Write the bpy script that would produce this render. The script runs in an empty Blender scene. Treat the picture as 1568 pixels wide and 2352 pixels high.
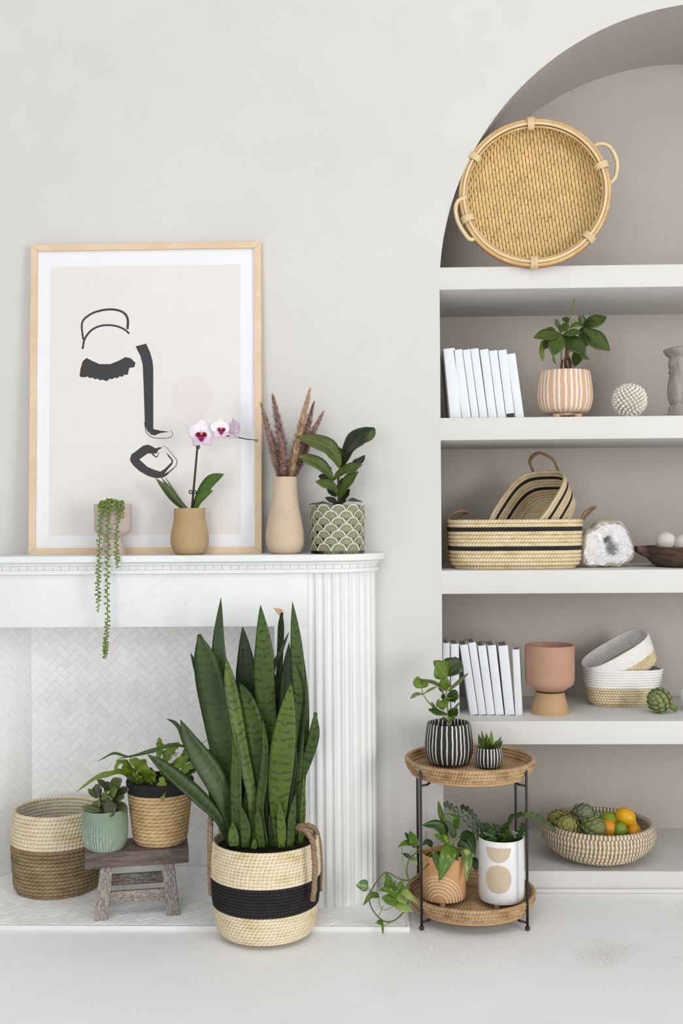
import bpy, bmesh, math, random
from mathutils import Vector, Matrix
from mathutils.geometry import tessellate_polygon
sc = bpy.context.scene
C = sc.collection
RN = random.Random(11)
PI = math.pi
V = Vector

# ------------------------------------------------------------------ camera
F_PX, CX, CY = 2503.0, 784.0, 1185.0          # focal length and principal point in the 1568x2352 frame
CAM = V((0.0, -2.9, 1.0))
RC = (Matrix.Rotation(math.radians(1.7), 3, 'Z') @ Matrix.Rotation(PI/2, 3, 'X') @ Matrix.Rotation(math.radians(-0.43), 3, 'Z'))
cd = bpy.data.cameras.new('camera'); cam = bpy.data.objects.new('camera', cd); C.objects.link(cam)
cam.matrix_world = Matrix.Translation(CAM) @ RC.to_4x4()
cd.sensor_fit = 'VERTICAL'; cd.sensor_height = 36.0; cd.sensor_width = 24.0
cd.lens = F_PX/2352*36; cd.shift_y = (CY-1176)/2352; cd.clip_start = 0.05
sc.camera = cam
# ------------------------------------------------------------------ light
w = bpy.data.worlds.new('world'); sc.world = w; w.use_nodes = True
w.node_tree.nodes['Background'].inputs[0].default_value = (0.965, 0.98, 1.0, 1)
w.node_tree.nodes['Background'].inputs[1].default_value = 0.53
def area_lamp(name, loc, target, sx, sy, power, col):
    l = bpy.data.lights.new(name, 'AREA'); l.shape = 'RECTANGLE'; l.size = sx; l.size_y = sy
    l.energy = power; l.color = col
    o = bpy.data.objects.new(name, l); C.objects.link(o); o.location = loc
    o.rotation_euler = (V(target)-V(loc)).to_track_quat('-Z', 'Y').to_euler()
    return o
area_lamp('window_daylight', (3.9, -4.3, 1.3), (-0.3, 0.0, 0.7), 1.6, 2.4, 130.0, (1.0, 0.985, 0.965))
area_lamp('far_window_daylight', (-1.3, -5.6, 1.4), (0.1, 0.0, 0.7), 2.0, 2.2, 66.0, (0.99, 0.995, 1.0))
area_lamp('overhead_fill', (0.0, -3.2, 4.0), (0.0, -1.6, 0.0), 3.0, 2.0, 40.0, (0.99, 0.995, 1.0))  # unseen lamp added overhead to fill the floor; no roof window here
sc.view_settings.view_transform = 'Standard'; sc.view_settings.look = 'None'
sc.view_settings.exposure = 0.0; sc.view_settings.gamma = 1.0
sc.view_settings.use_curve_mapping = False

# ------------------------------------------------------------------ helpers
def P(px, py, Y):
    """world point seen at a pixel of the reference, on the vertical plane y = Y"""
    d = RC @ V(((px-CX)/F_PX, (CY-py)/F_PX, -1.0))
    return CAM + d*((Y-CAM.y)/d.y)
def S(Y): return (Y-CAM.y)/F_PX                   # metres per reference pixel at depth Y

ALB = 1.0
def srgb(r, g, b, a=1.0):
    f = lambda c: (c/255/12.92 if c/255 <= .04045 else ((c/255+.055)/1.055)**2.4)
    return (f(r)*ALB, f(g)*ALB, f(b)*ALB, a)

def tag(o, label=None, cat=None, group=None, kind=None):
    if label: o['label'] = label
    if cat: o['category'] = cat
    if group: o['group'] = group
    if kind: o['kind'] = kind
    return o
def thing(name, label, cat, loc=(0, 0, 0), group=None, rotz=0.0):
    o = bpy.data.objects.new(name, None); C.objects.link(o); o.empty_display_size = .02
    o.location = loc; o.rotation_euler = (0, 0, rotz)
    return tag(o, label, cat, group)
class Place:
    """a thing standing at reference column px, depth Y, on height z; L() turns further pixels into local metres"""
    def __init__(s, name, label, cat, px, py, Y, z=None, group=None):
        p = P(px, py, Y); s.o = V((p.x, Y, p.z if z is None else z)); s.Y = Y; s.s = S(Y); s.px = px
        s.root = thing(name, label, cat, s.o, group)
    def L(s, px, py, dy=0.0): return P(px, py, s.Y+dy) - s.o
    def prof(s, rows, dy=0.0):          # rows of (half width px, row px) -> (r, z)
        return [(hw*s.s, s.L(s.px, y, dy).z) for hw, y in rows]

def mk(name, verts, faces, m, parent=None, smooth=True, fuv=None, mi=None, sharp=None, col=None):
    me = bpy.data.meshes.new(name); me.from_pydata([tuple(v) for v in verts], [], faces)
    mats = m if isinstance(m, (list, tuple)) else [m]
    for x in mats: me.materials.append(x)
    if fuv:
        uv = me.uv_layers.new(name='UVMap'); flat = []
        for f in fuv:
            for u in f: flat += [u[0], u[1]]
        uv.data.foreach_set('uv', flat)
    if mi: me.polygons.foreach_set('material_index', mi)
    if smooth:
        me.polygons.foreach_set('use_smooth', [True]*len(faces))
        if sharp: me.set_sharp_from_angle(angle=math.radians(sharp))
    me.update()
    return ob(name, me, parent)
def ob(name, me, parent=None):
    o = bpy.data.objects.new(name, me); C.objects.link(o)
    if parent: o.parent = parent
    return o
def join(*parts):
    Vv, Ff, Uu = [], [], []
    for (v, f, u) in parts:
        n = len(Vv); Vv += list(v); Ff += [[i+n for i in q] for q in f]; Uu += u
    return Vv, Ff, Uu
def xf(geo, M):
    v, f, u = geo; return [M @ V(p) for p in v], f, u

def cat(pts, n):                                  # Catmull-Rom through points
    pts = [V(p) for p in pts]; out = []
    if len(pts) == 2: return [pts[0].lerp(pts[1], i/(n-1)) for i in range(n)]
    for i in range(n):
        t = i/(n-1)*(len(pts)-1); k = min(int(t), len(pts)-2); u = t-k
        p1, p2 = pts[k], pts[k+1]; p0 = pts[k-1] if k > 0 else p1*2-p2; p3 = pts[k+2] if k+2 < len(pts) else p2*2-p1
        out.append(.5*((2*p1)+(p2-p0)*u+(2*p0-5*p1+4*p2-p3)*u*u+(3*p1-p0-3*p2+p3)*u**3))
    return out
def lathe(prof, n=48, smooth_n=None, cap0=False, cap1=False):
    if smooth_n: prof = [(p.x, p.y) for p in cat([(a, b, 0) for a, b in prof], smooth_n)]
    v, f, u = [], [], []; acc = [0.0]
    for i in range(1, len(prof)): acc.append(acc[-1]+math.dist(prof[i], prof[i-1]))
    for r, z in prof:
        for j in range(n): a = 2*PI*j/n - PI/2; v.append(V((max(r, 1e-5)*math.cos(a), max(r, 1e-5)*math.sin(a), z)))
    for i in range(len(prof)-1):
        for j in range(n):
            k = (j+1) % n; f.append([i*n+j, i*n+k, (i+1)*n+k, (i+1)*n+j])
            u.append([(j/n, acc[i]), ((j+1)/n, acc[i]), ((j+1)/n, acc[i+1]), (j/n, acc[i+1])])
    if cap0: f.append(list(range(n))[::-1]); u.append([(0, 0)]*n)
    if cap1: b = (len(prof)-1)*n; f.append([b+j for j in range(n)]); u.append([(0, 0)]*n)
    return v, f, u
def tube(pts, rad, n=8, closed=False, lobes=0, twist=0.0, depth=.2, squash=1.0):
    pts = [V(p) for p in pts]; N = len(pts); v, f, u = [], [], []
    tang = []
    for i in range(N):
        a = pts[(i-1) % N] if (closed or i > 0) else pts[0]; b = pts[(i+1) % N] if (closed or i < N-1) else pts[-1]
        t = (b-a); tang.append(t.normalized() if t.length > 1e-9 else V((0, 0, 1)))
    ref = V((0, 0, 1)) if abs(tang[0].z) < .9 else V((1, 0, 0))
    nrm = (ref - tang[0]*ref.dot(tang[0])).normalized(); acc = 0.0; L = [0.0]
    for i in range(N):
        if i: nrm = (nrm - tang[i]*nrm.dot(tang[i])).normalized(); acc += (pts[i]-pts[i-1]).length; L.append(acc)
        bi = tang[i].cross(nrm); r = rad[i] if isinstance(rad, (list, tuple)) else rad
        for j in range(n):
            a = 2*PI*j/n; rr = r*(1+depth*math.cos(lobes*(a-twist*acc))) if lobes else r
            v.append(pts[i]+nrm*(rr*math.cos(a)*squash)+bi*(rr*math.sin(a)))
    tot = acc+((pts[0]-pts[-1]).length if closed else 0)
    for i in range(N if closed else N-1):
        i2 = (i+1) % N; l2 = L[i2] if i2 > i else tot
        for j in range(n):
            k = (j+1) % n; f.append([i*n+j, i*n+k, i2*n+k, i2*n+j])
            u.append([(L[i], j/n), (L[i], (j+1)/n), (l2, (j+1)/n), (l2, j/n)])
    if not closed:
        f.append(list(range(n))[::-1]); u.append([(0, 0)]*n); b = (N-1)*n
        f.append([b+j for j in range(n)]); u.append([(0, 0)]*n)
    return v, f, u
def box(x0, x1, y0, y1, z0, z1, bev=0.0):
    bm = bmesh.new(); bmesh.ops.create_cube(bm, size=1)
    for q in bm.verts: q.co = V(((x0+x1)/2+q.co.x*(x1-x0), (y0+y1)/2+q.co.y*(y1-y0), (z0+z1)/2+q.co.z*(z1-z0)))
    if bev: bmesh.ops.bevel(bm, geom=list(bm.edges), offset=bev, segments=2, affect='EDGES', profile=.5)
    v = [q.co.copy() for q in bm.verts]; f = [[q.index for q in x.verts] for x in bm.faces]; bm.free()
    return v, f, [[(v[i].x+v[i].y*.3, v[i].z+v[i].y*.5) for i in q] for q in f]
def prism(poly, y0, y1):                          # polygon in x,z extruded along y (y0 front)
    n = len(poly); v = [V((x, y0, z)) for x, z in poly]+[V((x, y1, z)) for x, z in poly]
    tri = tessellate_polygon([[V((x, z, 0)) for x, z in poly]])
    f = [list(t) for t in tri]+[[i+n for i in t][::-1] for t in tri]+[[i, (i+1) % n, (i+1) % n+n, i+n] for i in range(n)]
    return v, f, [[(v[i].x, v[i].z) for i in q] for q in f]
def fixn(o):
    bm = bmesh.new(); bm.from_mesh(o.data); bmesh.ops.recalc_face_normals(bm, faces=bm.faces); bm.to_mesh(o.data); bm.free(); return o
def put(name, geo, m, parent=None, smooth=True, sharp=None, mi=None, fix=False):
    o = mk(name, geo[0], geo[1], m, parent, smooth, geo[2], mi, sharp)
    if fix: fixn(o)
    return o
def superring(a, b, z, n=72, e=2.0, cx=0, cy=0):
    o = []
    for i in range(n):
        t = 2*PI*i/n; c, s_ = math.cos(t), math.sin(t)
        o.append(V((cx+a*math.copysign(abs(c)**(2/e), c), cy+b*math.copysign(abs(s_)**(2/e), s_), z)))
    return o
def leaf(spine, face, wfun, nl=12, nw=4, fold=.15, wave=0.0, wfreq=3, thick=.0008, cup=0.0, lobes=0.0, lobef=6):
    """leaf blade along a spine; face = direction its upper side looks; wfun(t) = half width in metres"""
    sp = cat(spine, nl+1); face = V(face).normalized(); top, bot, uv = [], [], []
    L = 0.0
    for i, p in enumerate(sp):
        t = i/nl; a = sp[max(i-1, 0)]; b = sp[min(i+1, nl)]; tg = (b-a).normalized()
        side = tg.cross(face)
        side = side.normalized() if side.length > 1e-4 else V((1, 0, 0)); nr = side.cross(tg).normalized()
        wd = wfun(t)
        if i: L += (sp[i]-sp[i-1]).length
        for j in range(nw+1):
            q = -1+2*j/nw; ww = wd*(1-lobes*abs(q)*(.5+.5*math.cos(lobef*2*PI*t+(.8 if q > 0 else 0))))
            h = abs(q)*ww*fold + wave*ww*abs(q)*math.sin(wfreq*2*PI*t+(1.3 if q > 0 else 0)) + cup*ww*q*q
            c = p+side*(q*ww)+nr*h
            top.append(c+nr*thick*.5); bot.append(c-nr*thick*.5); uv.append((q*.5+.5, L))
    n1 = nw+1; N = len(top); v = top+bot; f, u = [], []
    for i in range(nl):
        for j in range(nw):
            a, b, c, d = i*n1+j, i*n1+j+1, (i+1)*n1+j+1, (i+1)*n1+j
            f.append([a, d, c, b][::-1]); u.append([uv[k] for k in (a, d, c, b)][::-1])
            f.append([a+N, d+N, c+N, b+N]); u.append([uv[k] for k in (a, d, c, b)])
    ring = [j for j in range(n1)]+[i*n1+nw for i in range(1, nl+1)]+[nl*n1+j for j in range(nw-1, -1, -1)]+[i*n1 for i in range(nl-1, 0, -1)]
    for i in range(len(ring)):
        a, b = ring[i], ring[(i+1) % len(ring)]; f.append([a, a+N, b+N, b]); u.append([uv[a], uv[a], uv[b], uv[b]])
    return v, f, u
def ovate(w, base=.08, peak=.45, tip=.02):
    def g(t):
        if t < peak: x = t/peak; return w*(base+(1-base)*math.sin(x*PI/2)**.9)
        x = (t-peak)/(1-peak); return w*max(tip, math.cos(x*PI/2)**.85)
    return g

# ------------------------------------------------------------------ materials
class NT:
    def __init__(s, name):
        s.m = bpy.data.materials.new(name); s.m.use_nodes = True; s.t = s.m.node_tree
        s.b = s.t.nodes['Principled BSDF']
    def n(s, ty, **kw):
        x = s.t.nodes.new(ty)
        for k, v_ in kw.items():
            if k.startswith('i_'):
                key = k[2:]; key = int(key) if key.isdigit() else key.replace('_', ' ')
                if hasattr(v_, 'is_linked') or isinstance(v_, bpy.types.NodeSocket): s.t.links.new(v_, x.inputs[key])
                else: x.inputs[key].default_value = v_
            else: setattr(x, k, v_)
        return x
    def tc(s, kind='Object'): return s.n('ShaderNodeTexCoord').outputs[kind]
    def noise(s, scale, detail=3, rough=.55, vec=None, stretch=None, dist=0.0):
        vec = vec or s.tc()
        if stretch: vec = s.n('ShaderNodeMapping', i_Vector=vec, i_Scale=stretch).outputs[0]
        return s.n('ShaderNodeTexNoise', i_Vector=vec, i_Scale=scale, i_Detail=detail, i_Roughness=rough, i_Distortion=dist).outputs['Fac']
    def ramp(s, fac, stops, interp='LINEAR'):
        r = s.n('ShaderNodeValToRGB', i_Fac=fac); cr = r.color_ramp; cr.interpolation = interp
        while len(cr.elements) < len(stops): cr.elements.new(0.5)
        for e, (p, c) in zip(cr.elements, stops): e.position = p; e.color = c if len(c) == 4 else (*c, 1)
        return r.outputs['Color']
    def mix(s, fac, a, b, blend='MIX'):
        x = s.n('ShaderNodeMix', data_type='RGBA', blend_type=blend)
        for k, v_ in ((0, fac), (6, a), (7, b)):
            if isinstance(v_, bpy.types.NodeSocket): s.t.links.new(v_, x.inputs[k])
            else: x.inputs[k].default_value = v_
        return x.outputs[2]
    def math(s, op, a, b=0.0, c=0.0):
        x = s.n('ShaderNodeMath', operation=op)
        for k, v_ in ((0, a), (1, b), (2, c)):
            if isinstance(v_, bpy.types.NodeSocket): s.t.links.new(v_, x.inputs[k])
            else: x.inputs[k].default_value = v_
        return x.outputs[0]
    def uv(s):
        q = s.n('ShaderNodeSeparateXYZ', i_Vector=s.tc('UV')); return q.outputs[0], q.outputs[1]
    def bump(s, h, st=.3, dist=.002):
        s.t.links.new(s.n('ShaderNodeBump', i_Height=h, i_Strength=st, i_Distance=dist).outputs[0], s.b.inputs['Normal'])
    def out(s, col=None, rough=.6, spec=.35, **kw):
        if col is not None:
            if isinstance(col, bpy.types.NodeSocket): s.t.links.new(col, s.b.inputs['Base Color'])
            else: s.b.inputs['Base Color'].default_value = col
        s.b.inputs['Roughness'].default_value = rough; s.b.inputs['Specular IOR Level'].default_value = spec
        for k, v_ in kw.items(): s.b.inputs[k.replace('_', ' ')].default_value = v_
        return s.m
def gr(c): return (c[0]*.98, c[1]*.80, c[2]*.66, 1)       # leaf greens as deep as foliage really is
def sc_(c, k): return (min(c[0]*k, 1), min(c[1]*k, 1), min(c[2]*k, 1), 1)
def mat(name, c, rough=.6, var=.08, scale=12, bump=0.0, bscale=120, spec=.3, stretch=None, **kw):
    t = NT(name); f = t.noise(scale, 4, stretch=stretch)
    col = t.ramp(f, [(.3, sc_(c, 1-var)), (.7, sc_(c, 1+var))])
    if bump: t.bump(t.noise(bscale, 3, stretch=stretch), bump, .002)
    return t.out(col, rough, spec, **kw)
def speckle(name, c, dark, rough=.7, scale=900, amount=.36):
    t = NT(name); a = t.noise(14, 3); b = t.noise(scale, 2, .6)
    base = t.ramp(a, [(.3, sc_(c, .95)), (.7, sc_(c, 1.05))])
    f = t.ramp(b, [(amount-.05, (1, 1, 1, 1)), (amount+.05, (0, 0, 0, 1))])
    t.bump(b, .15, .0006); return t.out(t.mix(f, base, dark), rough, .25)
def rope(name, cols, stitch=110, slope=1.0, amp=.9, rough=.85, dark=.55, nscale=22):
    """coil of braided straw: uv x = metres along the coil, uv y = turn round it"""
    t = NT(name); u, v_ = t.uv(); ob_ = t.tc(); cols = [sc_(c, 1.14) for c in cols]
    fac = t.noise(nscale, 4, .65, ob_, stretch=(1, 1, 2.2))
    base = t.ramp(fac, [(.25+.5*i/(len(cols)-1), c) for i, c in enumerate(cols)])
    ph = t.math('ADD', t.math('MULTIPLY', u, stitch), t.math('MULTIPLY', v_, slope))
    wv = t.math('ABSOLUTE', t.math('SINE', t.math('MULTIPLY', ph, PI)))
    fib = t.noise(700, 2, .6, ob_)
    line = t.ramp(wv, [(0, (dark, dark, dark, 1)), (.35, (1, 1, 1, 1))])
    col = t.mix(1.0, base, line, 'MULTIPLY')
    col = t.mix(.25, col, t.ramp(fib, [(.3, (.62, .62, .62, 1)), (.7, (1, 1, 1, 1))]), 'MULTIPLY')
    t.bump(t.math('ADD', wv, t.math('MULTIPLY', fib, .5)), amp, .0016); return t.out(col, rough, .15)
def wood(name, c0, c1, rough=.6, scale=18, stretch=(1, 6, 6), bump=.1, white=None):
    t = NT(name); f = t.noise(scale, 5, .6, stretch=stretch, dist=.6)
    col = t.ramp(f, [(.3, c0), (.5, tuple((a+b)/2 for a, b in zip(c0, c1))), (.7, c1)])
    if white:
        g = t.noise(90, 4, .7, stretch=stretch); col = t.mix(t.ramp(g, [(.44, (0, 0, 0, 1)), (.66, (1, 1, 1, 1))]), col, white)
    t.bump(f, bump, .002); return t.out(col, rough, .25)
def leafmat(name, c0, c1, vein, rough=.4, nscale=25, ribs=0.0, mid=.035, spec=.4, trans=.0):
    t = NT(name); u, v_ = t.uv(); q = t.math('ABSOLUTE', t.math('SUBTRACT', u, .5)); c0, c1, vein = gr(c0), gr(c1), gr(vein)
    base = t.ramp(t.noise(nscale, 3), [(.3, c0), (.7, c1)])
    f = t.ramp(q, [(0, (1, 1, 1, 1)), (mid, (0, 0, 0, 1))])
    col = t.mix(f, base, vein); h = q
    if ribs:
        rb = t.math('ABSOLUTE', t.math('SINE', t.math('MULTIPLY', t.math('SUBTRACT', v_, t.math('MULTIPLY', q, .03)), ribs)))
        rf = t.ramp(rb, [(0, (.45, .45, .45, 1)), (.13, (0, 0, 0, 1))]); col = t.mix(rf, col, vein)
        h = t.math('ADD', rb, q); t.bump(h, .25, .0008)
    return t.out(col, rough, spec)
# ------------------------------------------------------------------ setting
def plaster(name, c, bump=.12):
    t = NT(name); a = t.noise(1.3, 4, .55, dist=.5); b = t.noise(7, 5, .6)
    col = t.ramp(a, [(.3, sc_(c, .95)), (.7, sc_(c, 1.04))])
    col = t.mix(.35, col, t.ramp(b, [(.35, sc_(c, .955)), (.65, sc_(c, 1.03))]))
    t.bump(t.noise(35, 5, .6), bump, .003); return t.out(col, .85, .15)
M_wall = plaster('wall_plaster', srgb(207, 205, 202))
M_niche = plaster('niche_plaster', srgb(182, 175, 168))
M_shelf = plaster('shelf_plaster', srgb(213, 211, 207))
t = NT('white_marble_paint'); c_ = srgb(222, 224, 222); vn = t.noise(4.5, 5, .62, dist=1.2)
c1 = t.ramp(t.noise(5, 4), [(.3, sc_(c_, .965)), (.7, sc_(c_, 1.03))]); vf = t.ramp(vn, [(.488, (0, 0, 0, 1)), (.5, (.2, .2, .2, 1)), (.512, (0, 0, 0, 1))])
t.bump(t.noise(40, 3), .05, .002); M_white = t.out(t.mix(t.math('MULTIPLY', vf, t.ramp(t.noise(3, 2), [(.45, (0, 0, 0, 1)), (.65, (1, 1, 1, 1))])), c1, srgb(186, 190, 192)), .45, .3)
M_crack = None
def floor_mat():
    t = NT('whitewashed_concrete'); a = t.noise(1.8, 5, .6, dist=.6)
    c = srgb(246, 246, 246); col = t.ramp(a, [(.3, sc_(c, .94)), (.7, sc_(c, 1.03))])
    mp = t.n('ShaderNodeMapping', i_Vector=t.tc(), i_Location=(-.52*1.9, .40*4.6, 0), i_Scale=(1.9, 4.6, 1)).outputs[0]
    gd = t.n('ShaderNodeVectorMath', operation='LENGTH', i_0=mp).outputs['Value']
    wear = t.ramp(t.math('ADD', gd, t.math('MULTIPLY', t.noise(9, 4, .6), 1.3)), [(.6, (1, 1, 1, 1)), (1.7, (0, 0, 0, 1))])
    patch = t.math('ADD', wear, t.math('MULTIPLY', t.ramp(t.noise(1.7, 3, .5, dist=.3), [(.53, (0, 0, 0, 1)), (.68, (1, 1, 1, 1))]), .5))
    spk = t.ramp(t.noise(380, 3, .7, stretch=(.45, 1, 1)), [(.50, (0, 0, 0, 1)), (.60, (1, 1, 1, 1))])
    f = t.math('MULTIPLY', t.math('MULTIPLY', patch, spk), .8)
    col = t.mix(f, col, srgb(168, 152, 130))
    spk2 = t.ramp(t.noise(95, 2, .6), [(.68, (0, 0, 0, 1)), (.76, (.35, .35, .35, 1))])
    col = t.mix(spk2, col, srgb(196, 192, 184))
    t.bump(t.noise(110, 4, .7), .25, .003); return t.out(col, .5, .3)
M_floor = floor_mat()

def quad(v): return list(v), [[0, 1, 2, 3]], [[(0, 0), (1, 0), (1, 1), (0, 1)]]
put('floor', quad([V((-5, -6, 0)), V((6, -6, 0)), V((6, .5, 0)), V((-5, .5, 0))]), M_floor, smooth=False)['kind'] = 'structure'

ND = .40                                          # niche depth
pc = P(1657, 650, 0); NXC, NZC = pc.x, pc.z; NR = 642*S(0)*.997; NX0, NX1 = NXC-NR, NXC+NR
SH = []                                           # shelf (top z, bottom z)
for yt, yb in ((610, 662), (957, 1009), (1309, 1363), (1656, 1710)): SH.append((P(1300, yt, 0).z, P(1300, yb, 0).z))
LEDGE = P(1300, 2001, 0).z
MF = -.16                                         # mantel front plane
FB = .175                                         # firebox back plane
FX1 = P(630, 1500, MF).x; FZ = P(400, 1440, MF).z; FXB = P(72, 1700, FB).x; FX0 = FXB-.13
WX0, WX1, WZ = -2.8, 3.4, 3.3
v, f = [], []
def face(*pts): 
    n = len(v); v.extend(V((x, y, z)) for x, y, z in pts); f.append(list(range(n, n+len(pts))))
def rect(x0, x1, z0, z1): face((x0, 0, z0), (x1, 0, z0), (x1, 0, z1), (x0, 0, z1))
rect(WX0, FX0, 0, WZ); rect(FX0, FX1, FZ, WZ); rect(FX1, NX0, 0, WZ); rect(NX1, WX1, 0, WZ); rect(NX0, NX1, 0, LEDGE)
NA = 72
arc = [(NXC-NR*math.cos(PI*i/NA), NZC+NR*math.sin(PI*i/NA)) for i in range(NA+1)]
for i in range(NA):
    a, b = arc[i], arc[i+1]; face((a[0], 0, a[1]), (b[0], 0, b[1]), (b[0], 0, WZ), (a[0], 0, WZ))
o = mk('wall_back', v, f, M_wall, smooth=False); o['kind'] = 'structure'
# niche lining: jambs, arched soffit, back, ledge
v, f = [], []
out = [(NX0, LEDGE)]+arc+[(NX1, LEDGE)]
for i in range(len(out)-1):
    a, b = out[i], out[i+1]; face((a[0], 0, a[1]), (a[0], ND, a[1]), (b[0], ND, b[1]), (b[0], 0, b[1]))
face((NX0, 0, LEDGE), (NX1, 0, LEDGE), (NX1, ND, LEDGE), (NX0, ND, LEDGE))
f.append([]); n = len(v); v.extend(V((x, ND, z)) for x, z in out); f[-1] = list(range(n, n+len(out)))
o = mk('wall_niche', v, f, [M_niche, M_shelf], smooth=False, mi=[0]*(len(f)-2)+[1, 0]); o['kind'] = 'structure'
names = ['plaster niche shelf carrying the round bamboo tray', 'plaster niche shelf carrying the money tree in the striped peach pot',
         'plaster niche shelf carrying the geode and the black striped straw baskets', 'plaster niche shelf carrying the terracotta footed pot']
for (zt, zb), lb in zip(SH, names):
    o = put('niche_shelf', box(NX0-.004, NX1+.004, -.001, ND+.004, zb, zt, .0025), M_shelf, smooth=True, sharp=35)
    tag(o, lb, 'shelf', 'plaster shelves in the arched niche')
# small skirting bead along the foot of the niche wall
put('baseboard_back', box(NX0-.06, WX1, -.012, .002, 0, .012, .004), M_shelf, smooth=True, sharp=40)['kind'] = 'structure'

# ------------------------------------------------------------------ firebox, hearth, tiles
M_grout = mat('tile_grout', srgb(240, 238, 235), .9, .03, 20)
M_tile = []
for i, c in enumerate(((247, 247, 247), (245, 245, 244), (249, 249, 249), (243, 242, 241))):
    M_tile.append(mat('marble_tile_%s' % 'abcd'[i], srgb(*c), .38, .03, 30, spec=.35))
HZ = .012; HF = -.278; HX1 = P(938, 2132, HF).x; HX0 = FX0-.42
v, f = [], []
face((FXB, FB, 0), (FX1+.03, FB, 0), (FX1+.03, FB, FZ), (FXB, FB, FZ))
face((FX0, 0, 0), (FXB, FB, 0), (FXB, FB, FZ), (FX0, 0, FZ))
face((FX1+.03, FB, 0), (FX1, 0, 0), (FX1, 0, FZ), (FX1+.03, FB, FZ))
face((FX0, 0, FZ), (FXB, FB, FZ), (FX1+.03, FB, FZ), (FX1, 0, FZ))
fire = mk('wall_firebox', v, f, M_grout, smooth=False); fire['kind'] = 'structure'
v, f = [], []
HB = .004
pts = [(HX0, HF), (HX1, HF), (HX1, 0), (FX1, 0), (FX1+.03, FB), (FXB, FB), (FX0, 0), (HX0, 0)]
face(*[(x, y, HZ-.0012) for x, y in pts]); face((HX0, HF, 0), (HX1, HF, 0), (HX1, HF, HZ-.0012), (HX0, HF, HZ-.0012))
face((HX1, HF, 0), (HX1, 0, 0), (HX1, 0, HZ-.0012), (HX1, HF, HZ-.0012))
hearth = mk('floor_hearth', v, f, M_grout, smooth=False); hearth['kind'] = 'structure'
put('edge_strip', box(HX0, HX1+.003, HF-.003, HF+.006, 0, HZ, .001), M_white, hearth, sharp=40)
put('edge_strip', box(HX1-.005, HX1+.003, HF+.006, -.0005, 0, HZ, .001), M_white, hearth, sharp=40)
def clip(poly, inside, cut):
    out_ = []
    for i in range(len(poly)):
        a, b = poly[i-1], poly[i]
        if inside(b):
            if not inside(a): out_.append(cut(a, b))
            out_.append(b)
        elif inside(a): out_.append(cut(a, b))
    return out_
def clip_convex(poly, dom):                       # dom counter-clockwise
    for i in range(len(dom)):
        a, b = dom[i], dom[(i+1) % len(dom)]; nx, ny = -(b[1]-a[1]), b[0]-a[0]
        g = lambda p: (p[0]-a[0])*nx+(p[1]-a[1])*ny
        poly = clip(poly, lambda p: g(p) >= 0, lambda p, q: tuple(p[k]+(q[k]-p[k])*g(p)/(g(p)-g(q)) for k in (0, 1)))
        if not poly: return []
    return poly
def area(p): return abs(sum(p[i-1][0]*p[i][1]-p[i][0]*p[i-1][1] for i in range(len(p))))/2
TW, GR = .0202, .0005
def herring(doms, org):
    """herringbone tiles (2:1, at 45 degrees) clipped to convex domains -> polygons in the plane"""
    xs = [p[0] for d in doms for p in d]; ys = [p[1] for d in doms for p in d]; c = math.sqrt(.5); res = []
    N = int(1.6*max(max(xs)-min(xs), max(ys)-min(ys))/TW)+6
    for i in range(-N, N):
        for j in range(-N, N):
            d = (i-j) % 4
            if d == 0: q = (i, j, i+2, j+1)
            elif d == 3: q = (i, j, i+1, j+2)
            else: continue
            x0, y0, x1, y1 = q[0]*TW+GR, q[1]*TW+GR, q[2]*TW-GR, q[3]*TW-GR
            po = [((x-y)*c+org[0], (x+y)*c+org[1]) for x, y in ((x0, y0), (x1, y0), (x1, y1), (x0, y1))]
            cx_ = sum(p[0] for p in po)/4; cy_ = sum(p[1] for p in po)/4
            if not (min(xs)-.05 < cx_ < max(xs)+.05 and min(ys)-.05 < cy_ < max(ys)+.05): continue
            for dm in doms:
                r = clip_convex(po, dm)
                if len(r) > 2 and area(r) > TW*TW*.12: res.append((cx_, cy_, r))
    return res
def tile_geo(poly, to3, up, h, bev=.0006):
    n = len(poly); cx_ = sum(p[0] for p in poly)/n; cy_ = sum(p[1] for p in poly)/n
    ins = [(p[0]+(cx_-p[0])*.035, p[1]+(cy_-p[1])*.035) for p in poly]
    vv = [to3(p) for p in poly]+[to3(p)+up*(h*.6) for p in poly]+[to3(p)+up*h for p in ins]
    ff = [[2*n+i for i in range(n)]]
    for r in (0, n): ff += [[r+i, r+(i+1) % n, r+n+(i+1) % n, r+n+i] for i in range(n)]
    return vv, ff, [[(0, 0)]*len(q) for q in ff]
def lay(tiles, to3, up, h, parent, rank, limit=300):
    tiles.sort(key=rank); rest = []
    for k, (a, b, poly) in enumerate(tiles):
        g = tile_geo(poly, to3, up, h*(.75+.5*RN.random()))
        if k < limit: put('tile', g, RN.choice(M_tile), parent, smooth=False)
        else: rest.append(g)
    if rest:
        for i, mm in enumerate(M_tile[:1]):
            o = put('tile_field', join(*rest), mm, parent, smooth=False); o['kind'] = 'stuff'; o['label'] = 'remaining pale marble herringbone tiles'
wdom = [[(FXB+.001, HZ), (FX1+.03, HZ), (FX1+.03, FZ), (FXB+.001, FZ)]]
lay(herring(wdom, (FXB, HZ)), lambda p: V((p[0], FB, p[1])), V((0, -1, 0)), .0010, fire,
    lambda t: math.hypot((t[0]-(FXB+.28))/1.0, (t[1]-(HZ+.5))/1.15))
sd = V((FXB-FX0, FB, 0)); sl = sd.length; sn = sd.normalized(); su = V((sn.y, -sn.x, 0))
side_t = herring([[(0, HZ), (sl, HZ), (sl, FZ), (0, FZ)]], (.01, HZ))
side = put('side_tile_field', join(*[tile_geo(p, lambda q: V((FX0, 0, q[1]))+sn*q[0], su, .0010) for _, _, p in side_t]), M_tile[0], fire, smooth=False)
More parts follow.
